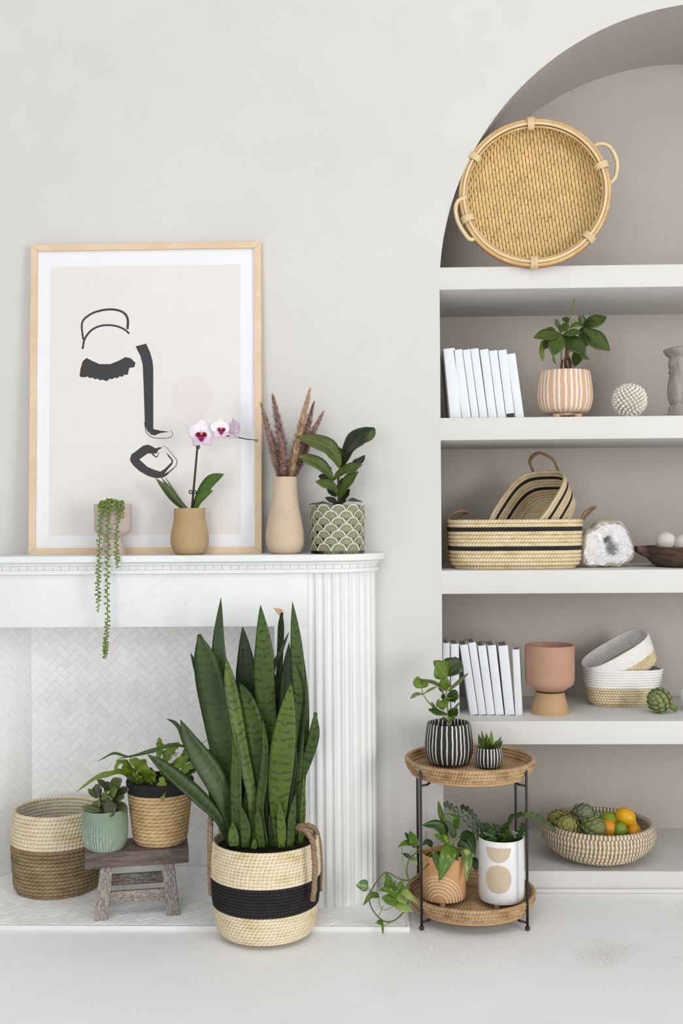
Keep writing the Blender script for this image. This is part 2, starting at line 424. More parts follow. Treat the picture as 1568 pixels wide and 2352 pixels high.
side['kind'] = 'stuff'; side['label'] = 'pale marble tiles on the splayed firebox cheek'
hdom = [[(FX0+.02, HF+.008), (HX1-.007, HF+.008), (HX1-.007, -.0), (FX0+.02, -.0)], [(FX0+.02, 0), (FX1, 0), (FX1+.02, FB-.003), (FXB+.003, FB-.003)]]
lay(herring(hdom, (FXB, HF)), lambda p: V((p[0], p[1], HZ-.0012)), V((0, 0, 1)), .0012, hearth,
    lambda t: (t[1]-HF)*1.3+abs(t[0]-(FXB+.25))*.45)

# ------------------------------------------------------------------ mantel (fireplace surround)
MT = P(700, 1272, -.12).z                         # mantel top
fp = thing('fireplace_surround', 'white painted mantelpiece with curved fluted end column', 'fireplace', (0, 0, 0))
XC = P(709, 1700, MF).x; XE = P(864, 1700, -.06).x  # fluted curve from XC to XE
MXL = FX0-(XC-FX1)-(XE-XC)                        # mirrored left end
XCL = FX0-(XC-FX1)
zm = lambda py: P(600, py, MF-.02).z
def outline(off, n=20, fl=0.0, k=10):
    """plan outline of the surround: straight front, elliptical corner at each end, back to the wall"""
    pr = []
    rx, ry = XE-XC, -MF-.05
    for i in range(n*k+1 if fl else n+1):
        m_ = n*k if fl else n; t = i/m_*PI/2
        d = off
        pr.append((XC+(rx+d)*math.sin(t), -.05-(ry+d)*math.cos(t)))
    return pr
def band(name, off0, z0, off1, z1, parent=fp, m=M_white, n=18):
    a, b = outline(off0, n), outline(off1, n)
    def full(o_): 
        r_ = o_+[(o_[-1][0], .0)]; l_ = [(XC+XCL-x, y) for x, y in r_]
        return l_[::-1]+r_
    A, B = full(a), full(b); N = len(A)
    v_ = [V((x, y, z0)) for x, y in A]+[V((x, y, z1)) for x, y in B]
    f_ = [[i, i+1, N+i+1, N+i] for i in range(N-1)]+[[i for i in range(N)][::-1], [N+i for i in range(N)]]
    return put(name, (v_, f_, [[(0, 0)]*len(q) for q in f_]), m, parent, smooth=True, sharp=25)
z_sl = zm(1290)
o = band('mantel_shelf', .026, z_sl, .026, MT)
bv = o.modifiers.new('bevel', 'BEVEL'); bv.width = .002; bv.segments = 2; bv.limit_method = 'ANGLE'; bv.angle_limit = math.radians(50)
z_c, z_d, z_f = zm(1298), zm(1308.5), zm(1318)
# cove moulding under the shelf
cv = [(.021, z_sl), (.018, z_sl-.001), (.0125, z_sl-.003), (.010, z_c+.001), (.010, z_c)]
for (a, za), (b, zb_) in zip(cv, cv[1:]): pass
def moulding(name, prof, n=18):
    rows = []
    for off, z in prof:
        o_ = outline(off, n); r_ = o_+[(o_[-1][0], 0.0)]; rows.append([V((x, y, z)) for x, y in [(XC+XCL-x, y) for x, y in r_][::-1]+r_])
    N = len(rows[0]); v_ = [p for r in rows for p in r]
    f_ = [[i*N+j, (i+1)*N+j, (i+1)*N+j+1, i*N+j+1] for i in range(len(rows)-1) for j in range(N-1)]
    return put(name, (v_, f_, [[(0, 0)]*4 for q in f_]), M_white, fp, smooth=True, sharp=30)
moulding('cove_moulding', cv+[(.0, z_c)])
band('tile_backing', .004, z_d, .004, z_c)
moulding('fillet_moulding', [(.004, z_d+.0005), (.009, z_d), (.009, z_f+.001), (.007, z_f), (-.004, z_f)])
# strip of small white tiles round the surround
path = outline(.004, 400); xs = XC; tl = .0215; pieces = []
x = XC-tl
while x > FX0-.05: pieces.append((V((x, MF-.004, 0)), V((x+tl, MF-.004, 0)))); x -= tl
acc = 0; last = V((path[0][0], path[0][1], 0)); st = last
for q in path[1:]:
    q = V((q[0], q[1], 0)); acc += (q-last).length; last = q
    if acc >= tl: pieces.append((st, q)); st = q; acc = 0
for a, b in pieces:
    d = (b-a); L_ = d.length; d.normalize(); nr = V((d.y, -d.x, 0)); a2, b2 = a+d*.0006, b-d*.0006
    zz0, zz1 = z_d+.0006, z_c-.0006
    vv = [a2+V((0, 0, zz0)), b2+V((0, 0, zz0)), b2+V((0, 0, zz1)), a2+V((0, 0, zz1))]; vv += [p+nr*.0022 for p in vv]
    ff = [[4, 5, 6, 7], [0, 1, 5, 4], [1, 2, 6, 5], [2, 3, 7, 6], [3, 0, 4, 7]]
    put('strip_tile', (vv, ff, [[(0, 0)]*4]*5), M_white, fp, smooth=False)
put('frieze', box(XCL, XC, MF, .0, FZ, z_f, .0015), M_white, fp, sharp=40)
put('jamb', box(FX1, XC, MF, .0, HZ-.001, FZ+.0005, .0015), M_white, fp, sharp=40)
put('jamb', box(XCL, FX0, MF, .0, HZ-.001, FZ+.0005, .0015), M_white, fp, sharp=40)
# fluted quarter column: concave flutes parted by thin fillets
def fluted(mirror):
    NFL, per = 10, 10; rx, ry = XE-XC, -MF-.05
    fine = [(XC+rx*math.sin(i/600*PI/2), -.05-ry*math.cos(i/600*PI/2)) for i in range(601)]
    cum = [0.0]
    for i in range(600): cum.append(cum[-1]+math.dist(fine[i], fine[i+1]))
    tot = cum[-1]
    def at(s_):
        s_ = min(max(s_, 0), tot); k = min(range(601), key=lambda q: abs(cum[q]-s_)); t = k/600*PI/2
        nx, ny = math.sin(t)/rx, -math.cos(t)/ry; l = math.hypot(nx, ny); return fine[k], (nx/l, ny/l)
    pts = [(XC, MF)]
    w_ = tot/NFL
    for i in range(NFL):
        for j in range(per+1):
            u = j/per; s0 = i*w_+w_*.1; ss = s0+u*w_*.8
            (x, y), (nx, ny) = at(ss); d = -.0062*math.sin(PI*u)**.75
            pts.append((x+nx*d, y+ny*d))
    pts.append((XE, -.05)); pts.append((XE, 0.0))
    if mirror: pts = [(XC+XCL-x, y) for x, y in pts]
    N = len(pts); z0, z1 = HZ-.001, z_f+.001
    v_ = [V((x, y, z0)) for x, y in pts]+[V((x, y, z1)) for x, y in pts]
    f_ = [[i, i+1, N+i+1, N+i] for i in range(N-1)]
    return put('fluted_column', (v_, f_, [[(0, 0)]*4 for q in f_]), M_white, fp, smooth=True, sharp=50, fix=False)
fluted(False); fluted(True)
ALB = 0.84                                        # the finishes below were picked under brighter light
# ------------------------------------------------------------------ shared builders for plants
M_soil = mat('potting_soil', srgb(52, 42, 34), .95, .3, 60, .6, 200)
M_stem = mat('green_stem', srgb(112, 128, 50), .5, .12, 30)
def zm_(ox, oy, k): return lambda pts: [(ox+x*k, oy+y*k) for x, y in pts]
def spine(pl, pts, dy):
    n = len(pts)
    if isinstance(dy, (int, float)): dy = (0.0, dy)
    ds = [dy[0]+(dy[-1]-dy[0])*i/(n-1) for i in range(n)] if len(dy) != n else dy
    return [pl.L(x, y, d) for (x, y), d in zip(pts, ds)]
def leafpx(pl, pts, hw, m, dy=0.0, face=(0, -.8, .6), name='leaf', parent=None, w=None, nl=12, nw=4, **kw):
    g = leaf(spine(pl, pts, dy), face, w(hw*pl.s) if w else ovate(hw*pl.s), nl, nw, **kw)
    return put(name, g, m, parent or pl.root)
def tubepx(pl, pts, r, m, dy=0.0, name='stem', n=14, parent=None, seg=7, taper=1.0, **kw):
    p = cat(spine(pl, pts, dy), n)
    return put(name, tube(p, [r*pl.s*(1+(taper-1)*i/(n-1)) for i in range(n)], seg, **kw), m, parent or pl.root)
def pot(pl, rows, m, name='pot', inner=.9, drop=None, soil=True, n=56, sm=None, parent=None, lift=0.0, soil_m=None):
    """lathe-turned pot: outside rows top to bottom in px, hollow inside, soil disc"""
    pr = pl.prof(rows)[::-1]; li = lift*pl.s      # bottom to top, heights above the surface it stands on
    if sm: pr = [(p.x, p.y) for p in cat([(a, b, 0) for a, b in pr], sm)]
    pr = [(r, max(z, li)) for r, z in pr]; pr[0] = (pr[0][0], li)
    R_, H_ = pr[-1]; th = R_*(1-inner)
    full = [(0, pr[0][1])]+pr+[(R_-th*.3, H_+th*.25), (R_-th*.8, H_+th*.1), (R_-th, H_-th)]
    bot = li+max((H_-li)*.2, .004)
    for r, z in pr[::-1]:
        if bot < z < H_-th*1.2: full.append((max(r-th, .001), z))
    full.append((0, bot))
    o = put(name, lathe(full, n), m, parent or pl.root, sharp=55)
    if soil: 
        sz = H_-(drop*pl.s if drop else H_*.12)
        rr = next((r for r, z in pr if z >= sz), R_)-th*.9
        put('soil', lathe([(0, sz+.002), (rr*.6, sz+.001), (rr, sz)], 24), soil_m or M_soil, pl.root)
    return o, H_

# ------------------------------------------------------------------ framed print on the mantel
M_oak = wood('pale_wood_frame', srgb(226, 196, 160), srgb(240, 217, 186), .55, 9, (1, 7, 1), .05)
M_mat = mat('white_mount_board', srgb(246, 246, 250), .7, .01)
M_print = mat('ivory_print_paper', srgb(237, 233, 229), .75, .012)
M_ink = mat('charcoal_ink', srgb(66, 66, 68), .7, .05, 60)
M_blush = mat('pale_pink_ink', srgb(235, 226, 225), .75, .01)
FY = -.064; th = math.asin((-FY-.024)/.82)
p0 = P(333.5, 1273, FY); fr = thing('picture_frame', 'large pale wood framed print of an abstract line face', 'picture', (p0.x, FY, MT))
fr.rotation_euler = (-th, 0, 0)
FM = Matrix.Translation(V((p0.x, FY, MT))) @ Matrix.Rotation(-th, 4, 'X'); FMI = FM.inverted()
def onframe(px, py, y=0.0):
    d = RC @ V(((px-CX)/F_PX, (CY-py)/F_PX, -1.0)); o_ = FMI @ CAM; dd = FMI.to_3x3() @ d
    q = o_+dd*((y-o_.y)/dd.y); return (q.x, q.z)
W_ = onframe(600, 1000)[0]-onframe(67, 1000)[0]; fx0 = onframe(67, 1000)[0]; fx1 = fx0+W_; fh = onframe(333, 558)[1]; rw = 15.5*S(FY)
def rail(poly): 
    o = put('frame_rail', prism(poly, 0, .024), M_oak, fr, smooth=False, fix=True)
    b = o.modifiers.new('bevel', 'BEVEL'); b.width = .0008; b.segments = 2
g = .0002
rail([(fx0, 0), (fx1, 0), (fx1-rw-g, rw-g), (fx0+rw+g, rw-g)]); rail([(fx0, fh), (fx0+rw+g, fh-rw+g), (fx1-rw-g, fh-rw+g), (fx1, fh)])
rail([(fx0, g), (fx0+rw, rw+g), (fx0+rw, fh-rw-g), (fx0, fh-g)]); rail([(fx1, g), (fx1, fh-g), (fx1-rw, fh-rw-g), (fx1-rw, rw+g)])
put('backing_board', box(fx0+.004, fx1-.004, .014, .022, .004, fh-.004), M_oak, fr, smooth=False)
put('mount', box(fx0+rw-.003, fx1-rw+.003, .008, .012, rw-.003, fh-rw+.003), M_mat, fr, smooth=False)
a, b = onframe(113, 1229, .008), onframe(552, 607, .008)
pr_ = put('print', box(a[0], b[0], .0072, .0081, a[1], b[1]), M_print, fr, smooth=False)
def ink(px, m=M_ink, y=.0070, name='ink_stroke'): put(name, prism([onframe(x, z, y) for x, z in px], y-.0003, y+.0004), m, pr_, smooth=False, fix=True)
def ribbon(px, w0, w1=None, name='ink_stroke', n=26):
    w1 = w1 if w1 is not None else w0; p = cat([(x, y, 0) for x, y in px], n); l, r = [], []
    for i, q in enumerate(p):
        t = (p[min(i+1, n-1)]-p[max(i-1, 0)]).normalized(); k = (w0+(w1-w0)*i/(n-1))/2
        l.append((q.x-t.y*k, q.y+t.x*k)); r.append((q.x+t.y*k, q.y-t.x*k))
    ink(l+r[::-1], name=name)
Z1 = zm_(0, 520, .4082); Z2 = zm_(150, 900, .26148)
ink(Z1([(1065, 838), (1130, 850), (1175, 880), (1197, 930), (1192, 1000), (1160, 1055), (1125, 1097), (1080, 1102), (1010, 1055), (972, 995), (965, 920), (1000, 860)]), M_blush, name='blush_patch')
ribbon(Z1([(468, 638), (461, 545), (500, 500), (560, 475), (630, 467), (690, 482), (718, 520), (717, 578)]), 4, 5.5)
ribbon(Z1([(464, 690), (478, 630), (520, 580), (580, 557), (650, 560), (700, 580), (727, 604)]), 4.5, 4)
lash = [(448, 842), (452, 805), (465, 760), (487, 740), (515, 755), (560, 775), (620, 775), (670, 755), (705, 735), (735, 742), (762, 768), (755, 792), (728, 796), (722, 815)]
for cx_, cy_ in ((708, 828), (684, 838), (655, 846), (626, 852), (597, 862), (567, 858), (538, 852), (510, 846), (482, 840), (460, 840)):
    lash += [(cx_+14*math.cos(a_), cy_+8*math.sin(a_)) for a_ in (.5, 1.57, 2.6)]
ink(Z1(lash))
ink(Z1([(763, 675), (822, 660), (845, 710), (858, 760), (862, 800), (862, 1140), (905, 1150), (952, 1155), (900, 1163), (872, 1176), (850, 1172), (828, 1150), (815, 1120), (808, 900), (803, 780), (790, 730)]))
ribbon(Z1([(813, 1100), (822, 1155), (855, 1186), (920, 1193), (962, 1185), (971, 1165), (960, 1146)]), 1.6, .8)
ink(Z2([(568, 590), (580, 550), (620, 522), (680, 475), (722, 464), (760, 477), (792, 497), (822, 487), (855, 488), (817, 510), (802, 540), (770, 543), (722, 541), (650, 594), (720, 658), (780, 685), (835, 701), (872, 678), (905, 645), (930, 622), (932, 600), (905, 570), (888, 533), (918, 565), (946, 600), (940, 635), (905, 675), (868, 722), (905, 702), (952, 664), (930, 692), (890, 735), (850, 756), (790, 758), (720, 736), (650, 695), (600, 650), (575, 617)]))
ribbon(Z2([(764, 545), (800, 572), (824, 532)]), 3.4, 1.2); ribbon(Z2([(862, 470), (900, 502), (942, 552), (979, 602), (970, 650), (930, 692)]), .8, 1.6)

# ------------------------------------------------------------------ string of pearls in a footed pot
M_taupe = speckle('taupe_ceramic', srgb(206, 190, 180), srgb(188, 170, 160), .75, 700, .3)
M_pearl = mat('bead_leaf_green', srgb(116, 140, 64), .38, .3, 260, spec=.4)
pl = Place('string_of_pearls', 'trailing bead-leaved succulent in a taupe footed pot on the mantel', 'potted plant', 260, 1274, -.115, MT)
pot(pl, [(43, 1158), (43, 1190), (42.5, 1219), (40, 1222), (21, 1234), (29, 1275)], M_taupe, inner=.93)
def bead_blob(c, d, L_, r):
    vs, fs = [], []; d = d.normalized(); a_ = d.orthogonal().normalized(); b_ = d.cross(a_)
    rings = [(-.1, .25), (.25, .75), (.6, 1.0), (.9, .6)]
    for h, k in rings:
        for j in range(6): t = 2*PI*j/6; vs.append(c+d*(h*L_)+(a_*math.cos(t)+b_*math.sin(t))*(r*k))
    vs.append(c+d*L_*1.02)
    for i in range(3):
        for j in range(6): fs.append([i*6+j, i*6+(j+1) % 6, (i+1)*6+(j+1) % 6, (i+1)*6+j])
    for j in range(6): fs.append([18+j, 18+(j+1) % 6, 24])
    return vs, fs, [[(0, 0)]*len(q) for q in fs]
def strand(pts, dys, step=.0034, scale=1.0):
    p = cat(spine(pl, pts, dys), 60); s_ = put('strand', tube(p, .0009, 5), M_stem, pl.root)
    L_ = sum((p[i+1]-p[i]).length for i in range(59)); n = int(L_/step); geos = []
    for i in range(n):
        t = (i+.3)/n*59; k = min(int(t), 58); c = p[k].lerp(p[k+1], t-k); a_ = i*2.4+RN.random()*.9; tg = (p[k+1]-p[k]).normalized()
        d = V((math.cos(a_), -.35+math.sin(a_)*.6, .15-.35*RN.random())); d -= tg*d.dot(tg)*.5
        z = scale*(.8+.4*RN.random())*(1 if i < n-6 else .6)
        geos.append(bead_blob(c+d.normalized()*.0008, d, .0072*z, .0031*z))
    o = put('bead_leaves', join(*geos), M_pearl, s_); o['kind'] = 'stuff'
strand([(255, 1158), (240, 1151), (231, 1165), (229, 1230), (227, 1300), (225, 1350), (226, 1407)], (.0, -.03, -.052, -.062, -.088, -.088, -.088))
strand([(252, 1158), (250, 1151), (247, 1165), (248, 1240), (246, 1330), (247, 1420), (243, 1478), (240, 1513)], (.0, -.03, -.052, -.066, -.092, -.092, -.092, -.092))
strand([(262, 1158), (266, 1152), (269, 1166), (268, 1220), (268, 1270), (270, 1306)], (.0, -.03, -.052, -.062, -.085, -.088))
strand([(268, 1158), (276, 1152), (283, 1166), (281, 1192)], (.0, -.025, -.046, -.052))
strand([(240, 1156), (252, 1147), (266, 1149), (278, 1154)], (-.03, -.03, -.035, -.03)); strand([(236, 1160), (238, 1165), (233, 1195)], (-.03, -.05, -.056))
strand([(258, 1152), (256, 1163), (250, 1178), (252, 1190)], (-.03, -.05, -.056, -.056)); strand([(262, 1156), (274, 1160), (276, 1180), (272, 1196)], (-.03, -.045, -.056, -.056))

# ------------------------------------------------------------------ orchid
M_tan = speckle('tan_stoneware', srgb(188, 160, 120), srgb(150, 124, 88), .8, 800, .36)
M_oleaf = leafmat('orchid_leaf', srgb(62, 104, 40), srgb(92, 138, 52), srgb(110, 150, 70), .35, 20, mid=.02)
M_oleafd = leafmat('orchid_leaf_underside', srgb(74, 96, 62), srgb(96, 120, 80), srgb(120, 140, 100), .5, 20, mid=.02)
M_spike = mat('orchid_spike', srgb(62, 48, 40), .5, .2, 60)
t = NT('orchid_petal'); u_, v_ = t.uv(); q_ = t.noise(60, 4, .6)
M_petal = t.out(t.ramp(q_, [(.22, srgb(236, 212, 232)), (.42, srgb(248, 242, 248)), (.7, srgb(252, 250, 252))]), .55, .2)
M_petal2 = mat('orchid_petal_pink', srgb(234, 210, 230), .55, .1, 60)
M_lip = mat('orchid_lip', srgb(150, 18, 92), .4, .2, 90); M_col = mat('orchid_column', srgb(232, 160, 60), .5, .2, 90)
M_clip = mat('dark_green_clip', srgb(58, 68, 44), .4, .1)
pl = Place('orchid', 'moth orchid with pink-white blooms in a tan stoneware pot', 'potted plant', 436, 1273, -.115, MT)
pot(pl, [(36, 1168), (36, 1190), (38.5, 1205), (43, 1225), (44, 1240), (42, 1256), (35.5, 1269), (30, 1273)], M_tan, inner=.9, sm=30)
fl = dict(fold=.25, nl=14)
leafpx(pl, [(446, 1172), (462, 1140), (484, 1108), (514, 1089)], 18, M_oleaf, (0, -.03), (-.55, -.8, .25), w=lambda h: ovate(h, .35, .6, .05), **fl)
leafpx(pl, [(447, 1172), (458, 1150), (472, 1136), (489, 1127)], 11, M_oleaf, (-.01, -.05), (-.3, -.9, .3), w=lambda h: ovate(h, .4, .55, .05), **fl)
leafpx(pl, [(430, 1172), (408, 1150), (388, 1124), (371, 1098)], 8, M_oleafd, (0, -.02), (.75, -.5, .4), w=lambda h: ovate(h, .5, .5, .05), **fl)
leafpx(pl, [(426, 1172), (398, 1148), (376, 1120), (358, 1099)], 9, M_oleafd, (0, .01), (.6, -.75, .3), w=lambda h: ovate(h, .5, .5, .05), **fl)
leafpx(pl, [(433, 1172), (412, 1148), (392, 1118), (379, 1096)], 6, M_oleaf, (.01, .02), (.9, -.2, .3), w=lambda h: ovate(h, .5, .5, .05), **fl)
tubepx(pl, [(440, 1175), (444, 1130), (449, 1075), (453, 1030), (457, 1012), (472, 1000), (492, 999), (515, 1001), (540, 1003), (562, 1008), (590, 1011)], 2.9, M_spike, (0, -.03), name='flower_spike', n=36, taper=.35)
for cx_, cy_ in ((438, 1130), (447, 1130), (455, 1027)):
    c = pl.L(cx_, cy_, -.004-(.025*(1170-cy_)/170)); put('clip', tube([c+V((.004*math.cos(k), -.002, .004*math.sin(k))) for k in [i*2*PI/12 for i in range(12)]], .0016, 6, closed=True), M_clip, pl.root)
c = pl.L(588, 1012, -.03); put('bud', xf(lathe([(.0001, -.005), (.0035, -.0025), (.0042, 0), (.003, .004), (.0001, .006)], 12), Matrix.Translation(c) @ Matrix.Rotation(1.3, 4, 'Y')), mat('orchid_bud', srgb(150, 128, 76), .5, .2, 80), pl.root)
def bloom(cx_, cy_, R_, dy, yaw, pitch, mp, ms, lip=True):
    c = pl.L(cx_, cy_, dy); e = bpy.data.objects.new('flower', None); C.objects.link(e); e.parent = pl.root; e.location = c
    e.empty_display_size = .005; e.rotation_euler = (pitch, 0, yaw); r = R_*pl.s
    def pet(ang, ln, wd, m, bend=.15, nm='petal'):
        d = V((math.sin(ang), 0, math.cos(ang)))
        g_ = leaf([V((0, 0, 0)), d*(ln*r*.5)+V((0, -.10*r, 0)), d*(ln*r)+V((0, bend*r, 0))], (0, -1, 0), ovate(wd*r, .25, .58, .25), 10, 6, fold=.05, thick=.0007, cup=-.1)
        put(nm, g_, m, e)
    pet(-1.15, 1.0, .52, mp); pet(1.15, 1.0, .52, mp)
    pet(0, 1.02, .36, ms, nm='sepal'); pet(-2.5, .95, .36, M_petal2, nm='sepal'); pet(2.5, .95, .36, M_petal2, nm='sepal')
    if lip:
        put('lip', join(leaf([V((0, -.02*r, -.02*r)), V((0, -.25*r, -.22*r)), V((0, -.18*r, -.5*r))], (0, -1, .5), ovate(.2*r, .5, .5, .1), 8, 4, fold=.3),
            leaf([V((-.05*r, -.03*r, 0)), V((-.27*r, -.22*r, -.02*r)), V((-.2*r, -.36*r, .14*r))], (.6, -1, 0), ovate(.17*r, .4), 6, 4), leaf([V((.05*r, -.03*r, 0)), V((.27*r, -.22*r, -.02*r)), V((.2*r, -.36*r, .14*r))], (-.6, -1, 0), ovate(.17*r, .4), 6, 4)), M_lip, e)
        put('column', xf(lathe([(.0001, 0), (.1*r, .05*r), (.11*r, .2*r), (.0001, .3*r)], 10), Matrix.Rotation(1.3, 4, 'X')), M_col, e)
bloom(463, 997, 34, -.045, .05, .1, M_petal, M_petal); bloom(506, 986, 25, -.05, .5, .05, M_petal, M_petal)
bloom(538, 988, 26, -.035, 2.4, .0, M_petal2, M_petal2); 

# ------------------------------------------------------------------ vase with dried plumes
M_vase = speckle('sand_stoneware', srgb(214, 192, 168), srgb(184, 156, 128), .8, 700, .36)
VY = -.105
pl = Place('bottle_vase', 'tall sand coloured stoneware vase beside the picture frame', 'vase', 654.5, 1271, VY, MT)
pot(pl, [(28.3, 1096), (28.5, 1115), (29.5, 1138), (33, 1165), (38.5, 1192), (43.3, 1220), (44.3, 1238), (42, 1255), (35, 1267), (29, 1271)], M_vase, soil=False, inner=.9, sm=34, name='vase_body')
def plume_mat(n_, a_, b_, c_): t_ = NT(n_); return t_.out(t_.ramp(t_.noise(90, 4, .6), [(.3, a_), (.5, b_), (.72, c_)]), .9, .1)
PM = [plume_mat('mauve_plume', srgb(150, 116, 106), srgb(188, 156, 144), srgb(224, 200, 188)), plume_mat('tan_plume', srgb(180, 144, 112), srgb(214, 180, 146), srgb(240, 216, 186)), plume_mat('dark_mauve_plume', srgb(132, 100, 92), srgb(168, 134, 124), srgb(206, 176, 164))]
M_straw = mat('dry_stalk', srgb(190, 168, 130), .8, .1)
def pampas(pts, hw, m, dy, label, n=2200):
    r_ = Place('pampas_stem', label, 'dried grass', *pts[0], VY+dy[0], None, 'dried pampas plumes in the sand vase')
    q = Place.__new__(Place); q.__dict__ = r_.__dict__
    sp = [r_.L(x, y, d) for (x, y), d in zip(pts, [dy[0]*0+(dy[1]-dy[0])*i/(len(pts)-1) for i in range(len(pts))])]
    sp = cat(sp, 40); put('stalk', tube(sp, .0012, 6), M_straw, r_.root)
    i0 = 3; vs, fs = [], []
    fat = lambda t: 1.75*hw*S(VY)*(.3+.7*math.sin(min(1, t*1.9)*PI/2))*(1-.86*max(0, (t-.45)/.55)**1.6)
    core = tube([sp[i] for i in range(i0, 40)], [fat((i-i0)/(39-i0))*.5 for i in range(i0, 40)], 7)
    for k in range(n):
        t = RN.random()**.95; x = i0+t*(39-i0-.01); i = int(x); c = sp[i].lerp(sp[i+1], x-i); tg = (sp[i+1]-sp[i]).normalized()
        a_ = RN.random()*2*PI; o1 = tg.orthogonal().normalized(); o2 = tg.cross(o1); d = o1*math.cos(a_)+o2*math.sin(a_)
        R_ = fat(t)*(.7+.65*RN.random()); tip = c+d*R_+tg*(.005+.010*RN.random()); b0 = c+d*R_*.15
        sd = d.cross(tg).normalized()*.0009; md = b0.lerp(tip, .55)+d*R_*.12
        j = len(vs); vs += [b0-sd, b0+sd, md+sd*.8, md-sd*.8, tip]; fs += [[j, j+1, j+2, j+3], [j+3, j+2, j+4]]
    gh = (vs, fs, [[(0, 0)]*len(z) for z in fs])
    o = put('plume', join(core, gh), m, r_.root); o['kind'] = 'stuff'
pampas([(645, 1120), (640, 1080), (625, 1020), (601, 933)], 8.5, PM[0], (.0, -.005), 'mauve pampas plume leaning against the picture frame edge')
pampas([(650, 1120), (650, 1085), (645, 1010), (627, 913)], 10.5, PM[2], (.0, -.03), 'upright dark mauve pampas plume between two others in the vase')
pampas([(660, 1120), (668, 1085), (685, 1010), (711, 898)], 10.5, PM[1], (.01, -.02), 'tallest pampas plume in the vase, paler and tan')
pampas([(663, 1120), (680, 1070), (698, 1010), (719, 930)], 8, PM[2], (.015, .0), 'dark mauve pampas plume just behind the tan one')
pampas([(665, 1120), (684, 1075), (708, 1015), (740, 950)], 7.5, PM[0], (.02, .03), 'mauve pampas plume leaning over the fiddle-leaf fig', 1700)

# ------------------------------------------------------------------ fiddle-leaf fig in a scalloped pot
t = NT('sage_glaze_gold_fan'); u_, v_ = t.uv()
g0 = t.ramp(t.noise(45, 3), [(.3, srgb(108, 118, 92)), (.7, srgb(132, 140, 112))])
fan = t.ramp(t.math('ABSOLUTE', t.math('SINE', t.math('MULTIPLY', u_, 32))), [(0, (1, 1, 1, 1)), (.5, (0, 0, 0, 1))])
pt = t.ramp(t.noise(26, 2), [(.3, (.15, .15, .15, 1)), (.52, (1, 1, 1, 1))])
M_scale = t.out(t.mix(t.math('MULTIPLY', fan, pt), g0, srgb(222, 196, 132)), .42, .4)
M_rim = mat('white_slip', srgb(232, 230, 222), .7, .05, 60)
M_sage = mat('sage_glaze', srgb(112, 126, 102), .45, .1, 30)
pl = Place('fiddle_leaf_fig', 'fiddle-leaf fig in a sage green pot patterned with scalloped fans', 'potted plant', 775.5, 1270, -.092, MT)
body, H_ = pot(pl, [(60.5, 1162), (61, 1200), (60.3, 1240), (57.5, 1253), (51, 1262), (47, 1264), (47, 1270)], M_sage, inner=.92)
R_ = 60.6*pl.s; sr = R_*2*PI/11/2; NS = 14; vs, fs, us, mi = [], [], [], []
rings = [0.0, .45, .86, .88, 1.0]; lift = lambda k: R_+.0011+.0015*max(k, 0)
for ri, q in enumerate(rings):
    for j in range(NS+1):
        a_ = PI*j/NS; x = math.cos(a_)*q*sr; z = math.sin(a_)*q*sr*1.02; rr = lift(z/sr)+(.0005 if ri >= 3 else 0)
        vs.append(V((rr*math.sin(x/R_), -rr*math.cos(x/R_), z)))
for ri in range(len(rings)-1):
    for j in range(NS):
        n1 = NS+1; fs.append([ri*n1+j, ri*n1+j+1, (ri+1)*n1+j+1, (ri+1)*n1+j][::-1]); us.append([(((j+(1 if k in (1, 2) else 0))/NS), 0) for k in range(4)][::-1]); mi.append(1 if ri >= 2 else 0)
n0 = len(vs)
for z in (0, -.62, -1.25):
    for k in range(9):
        x = (-1+k/4)*sr; rr = lift(0)+.0; vs.append(V((rr*math.sin(x/R_), -rr*math.cos(x/R_), z*sr)))
for r_ in range(2):
    for k in range(8): fs.append([n0+r_*9+k, n0+r_*9+k+1, n0+r_*9+10+k, n0+r_*9+9+k]); us.append([(.2, 0), (.3, 0), (.3, 0), (.2, 0)]); mi.append(0)
put_first = None
step = 14.75*pl.s
for row in range(7):
    for k in range(11):
        if put_first is None: o = put('scale', (vs, fs, us), [M_scale, M_rim], body, mi=mi); put_first = o.data
        else: o = ob('scale', put_first, body)
        o.location = (0, 0, .008+row*step); o.rotation_euler = (0, 0, (k+.5*(row % 2)+.12)*2*PI/11)
        if row == 6: o.scale = (1, 1, .92)
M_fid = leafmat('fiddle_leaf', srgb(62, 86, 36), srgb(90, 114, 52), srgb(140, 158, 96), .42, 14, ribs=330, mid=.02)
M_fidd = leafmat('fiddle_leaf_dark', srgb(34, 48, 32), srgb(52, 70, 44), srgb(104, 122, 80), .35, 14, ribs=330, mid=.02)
Z = zm_(500, 850, .2551); fw = lambda h: ovate(h, .14, .6, .1)
def fig(pts, hw, m, dy, face=(0, -.8, .6), **kw): leafpx(pl, Z(pts), hw, m, dy, face, w=fw, nl=14, nw=6, fold=.12, wave=.12, wfreq=2.2, **kw)
tubepx(pl, Z([(1085, 1250), (1090, 1100), (1085, 980), (1110, 850), (1060, 740), (995, 630)]), 3.4, mat('fig_stem', srgb(72, 66, 40), .6, .2), 0, n=24, taper=.4)
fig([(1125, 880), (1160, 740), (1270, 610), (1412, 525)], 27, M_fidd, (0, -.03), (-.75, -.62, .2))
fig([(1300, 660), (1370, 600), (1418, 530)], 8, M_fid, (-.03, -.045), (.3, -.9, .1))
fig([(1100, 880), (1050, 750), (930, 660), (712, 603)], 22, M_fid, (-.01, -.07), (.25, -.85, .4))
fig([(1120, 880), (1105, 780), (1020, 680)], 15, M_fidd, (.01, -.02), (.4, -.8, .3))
fig([(1040, 1000), (970, 890), (850, 815), (722, 778)], 16, M_fid, (-.01, -.06), (.3, -.85, .35))
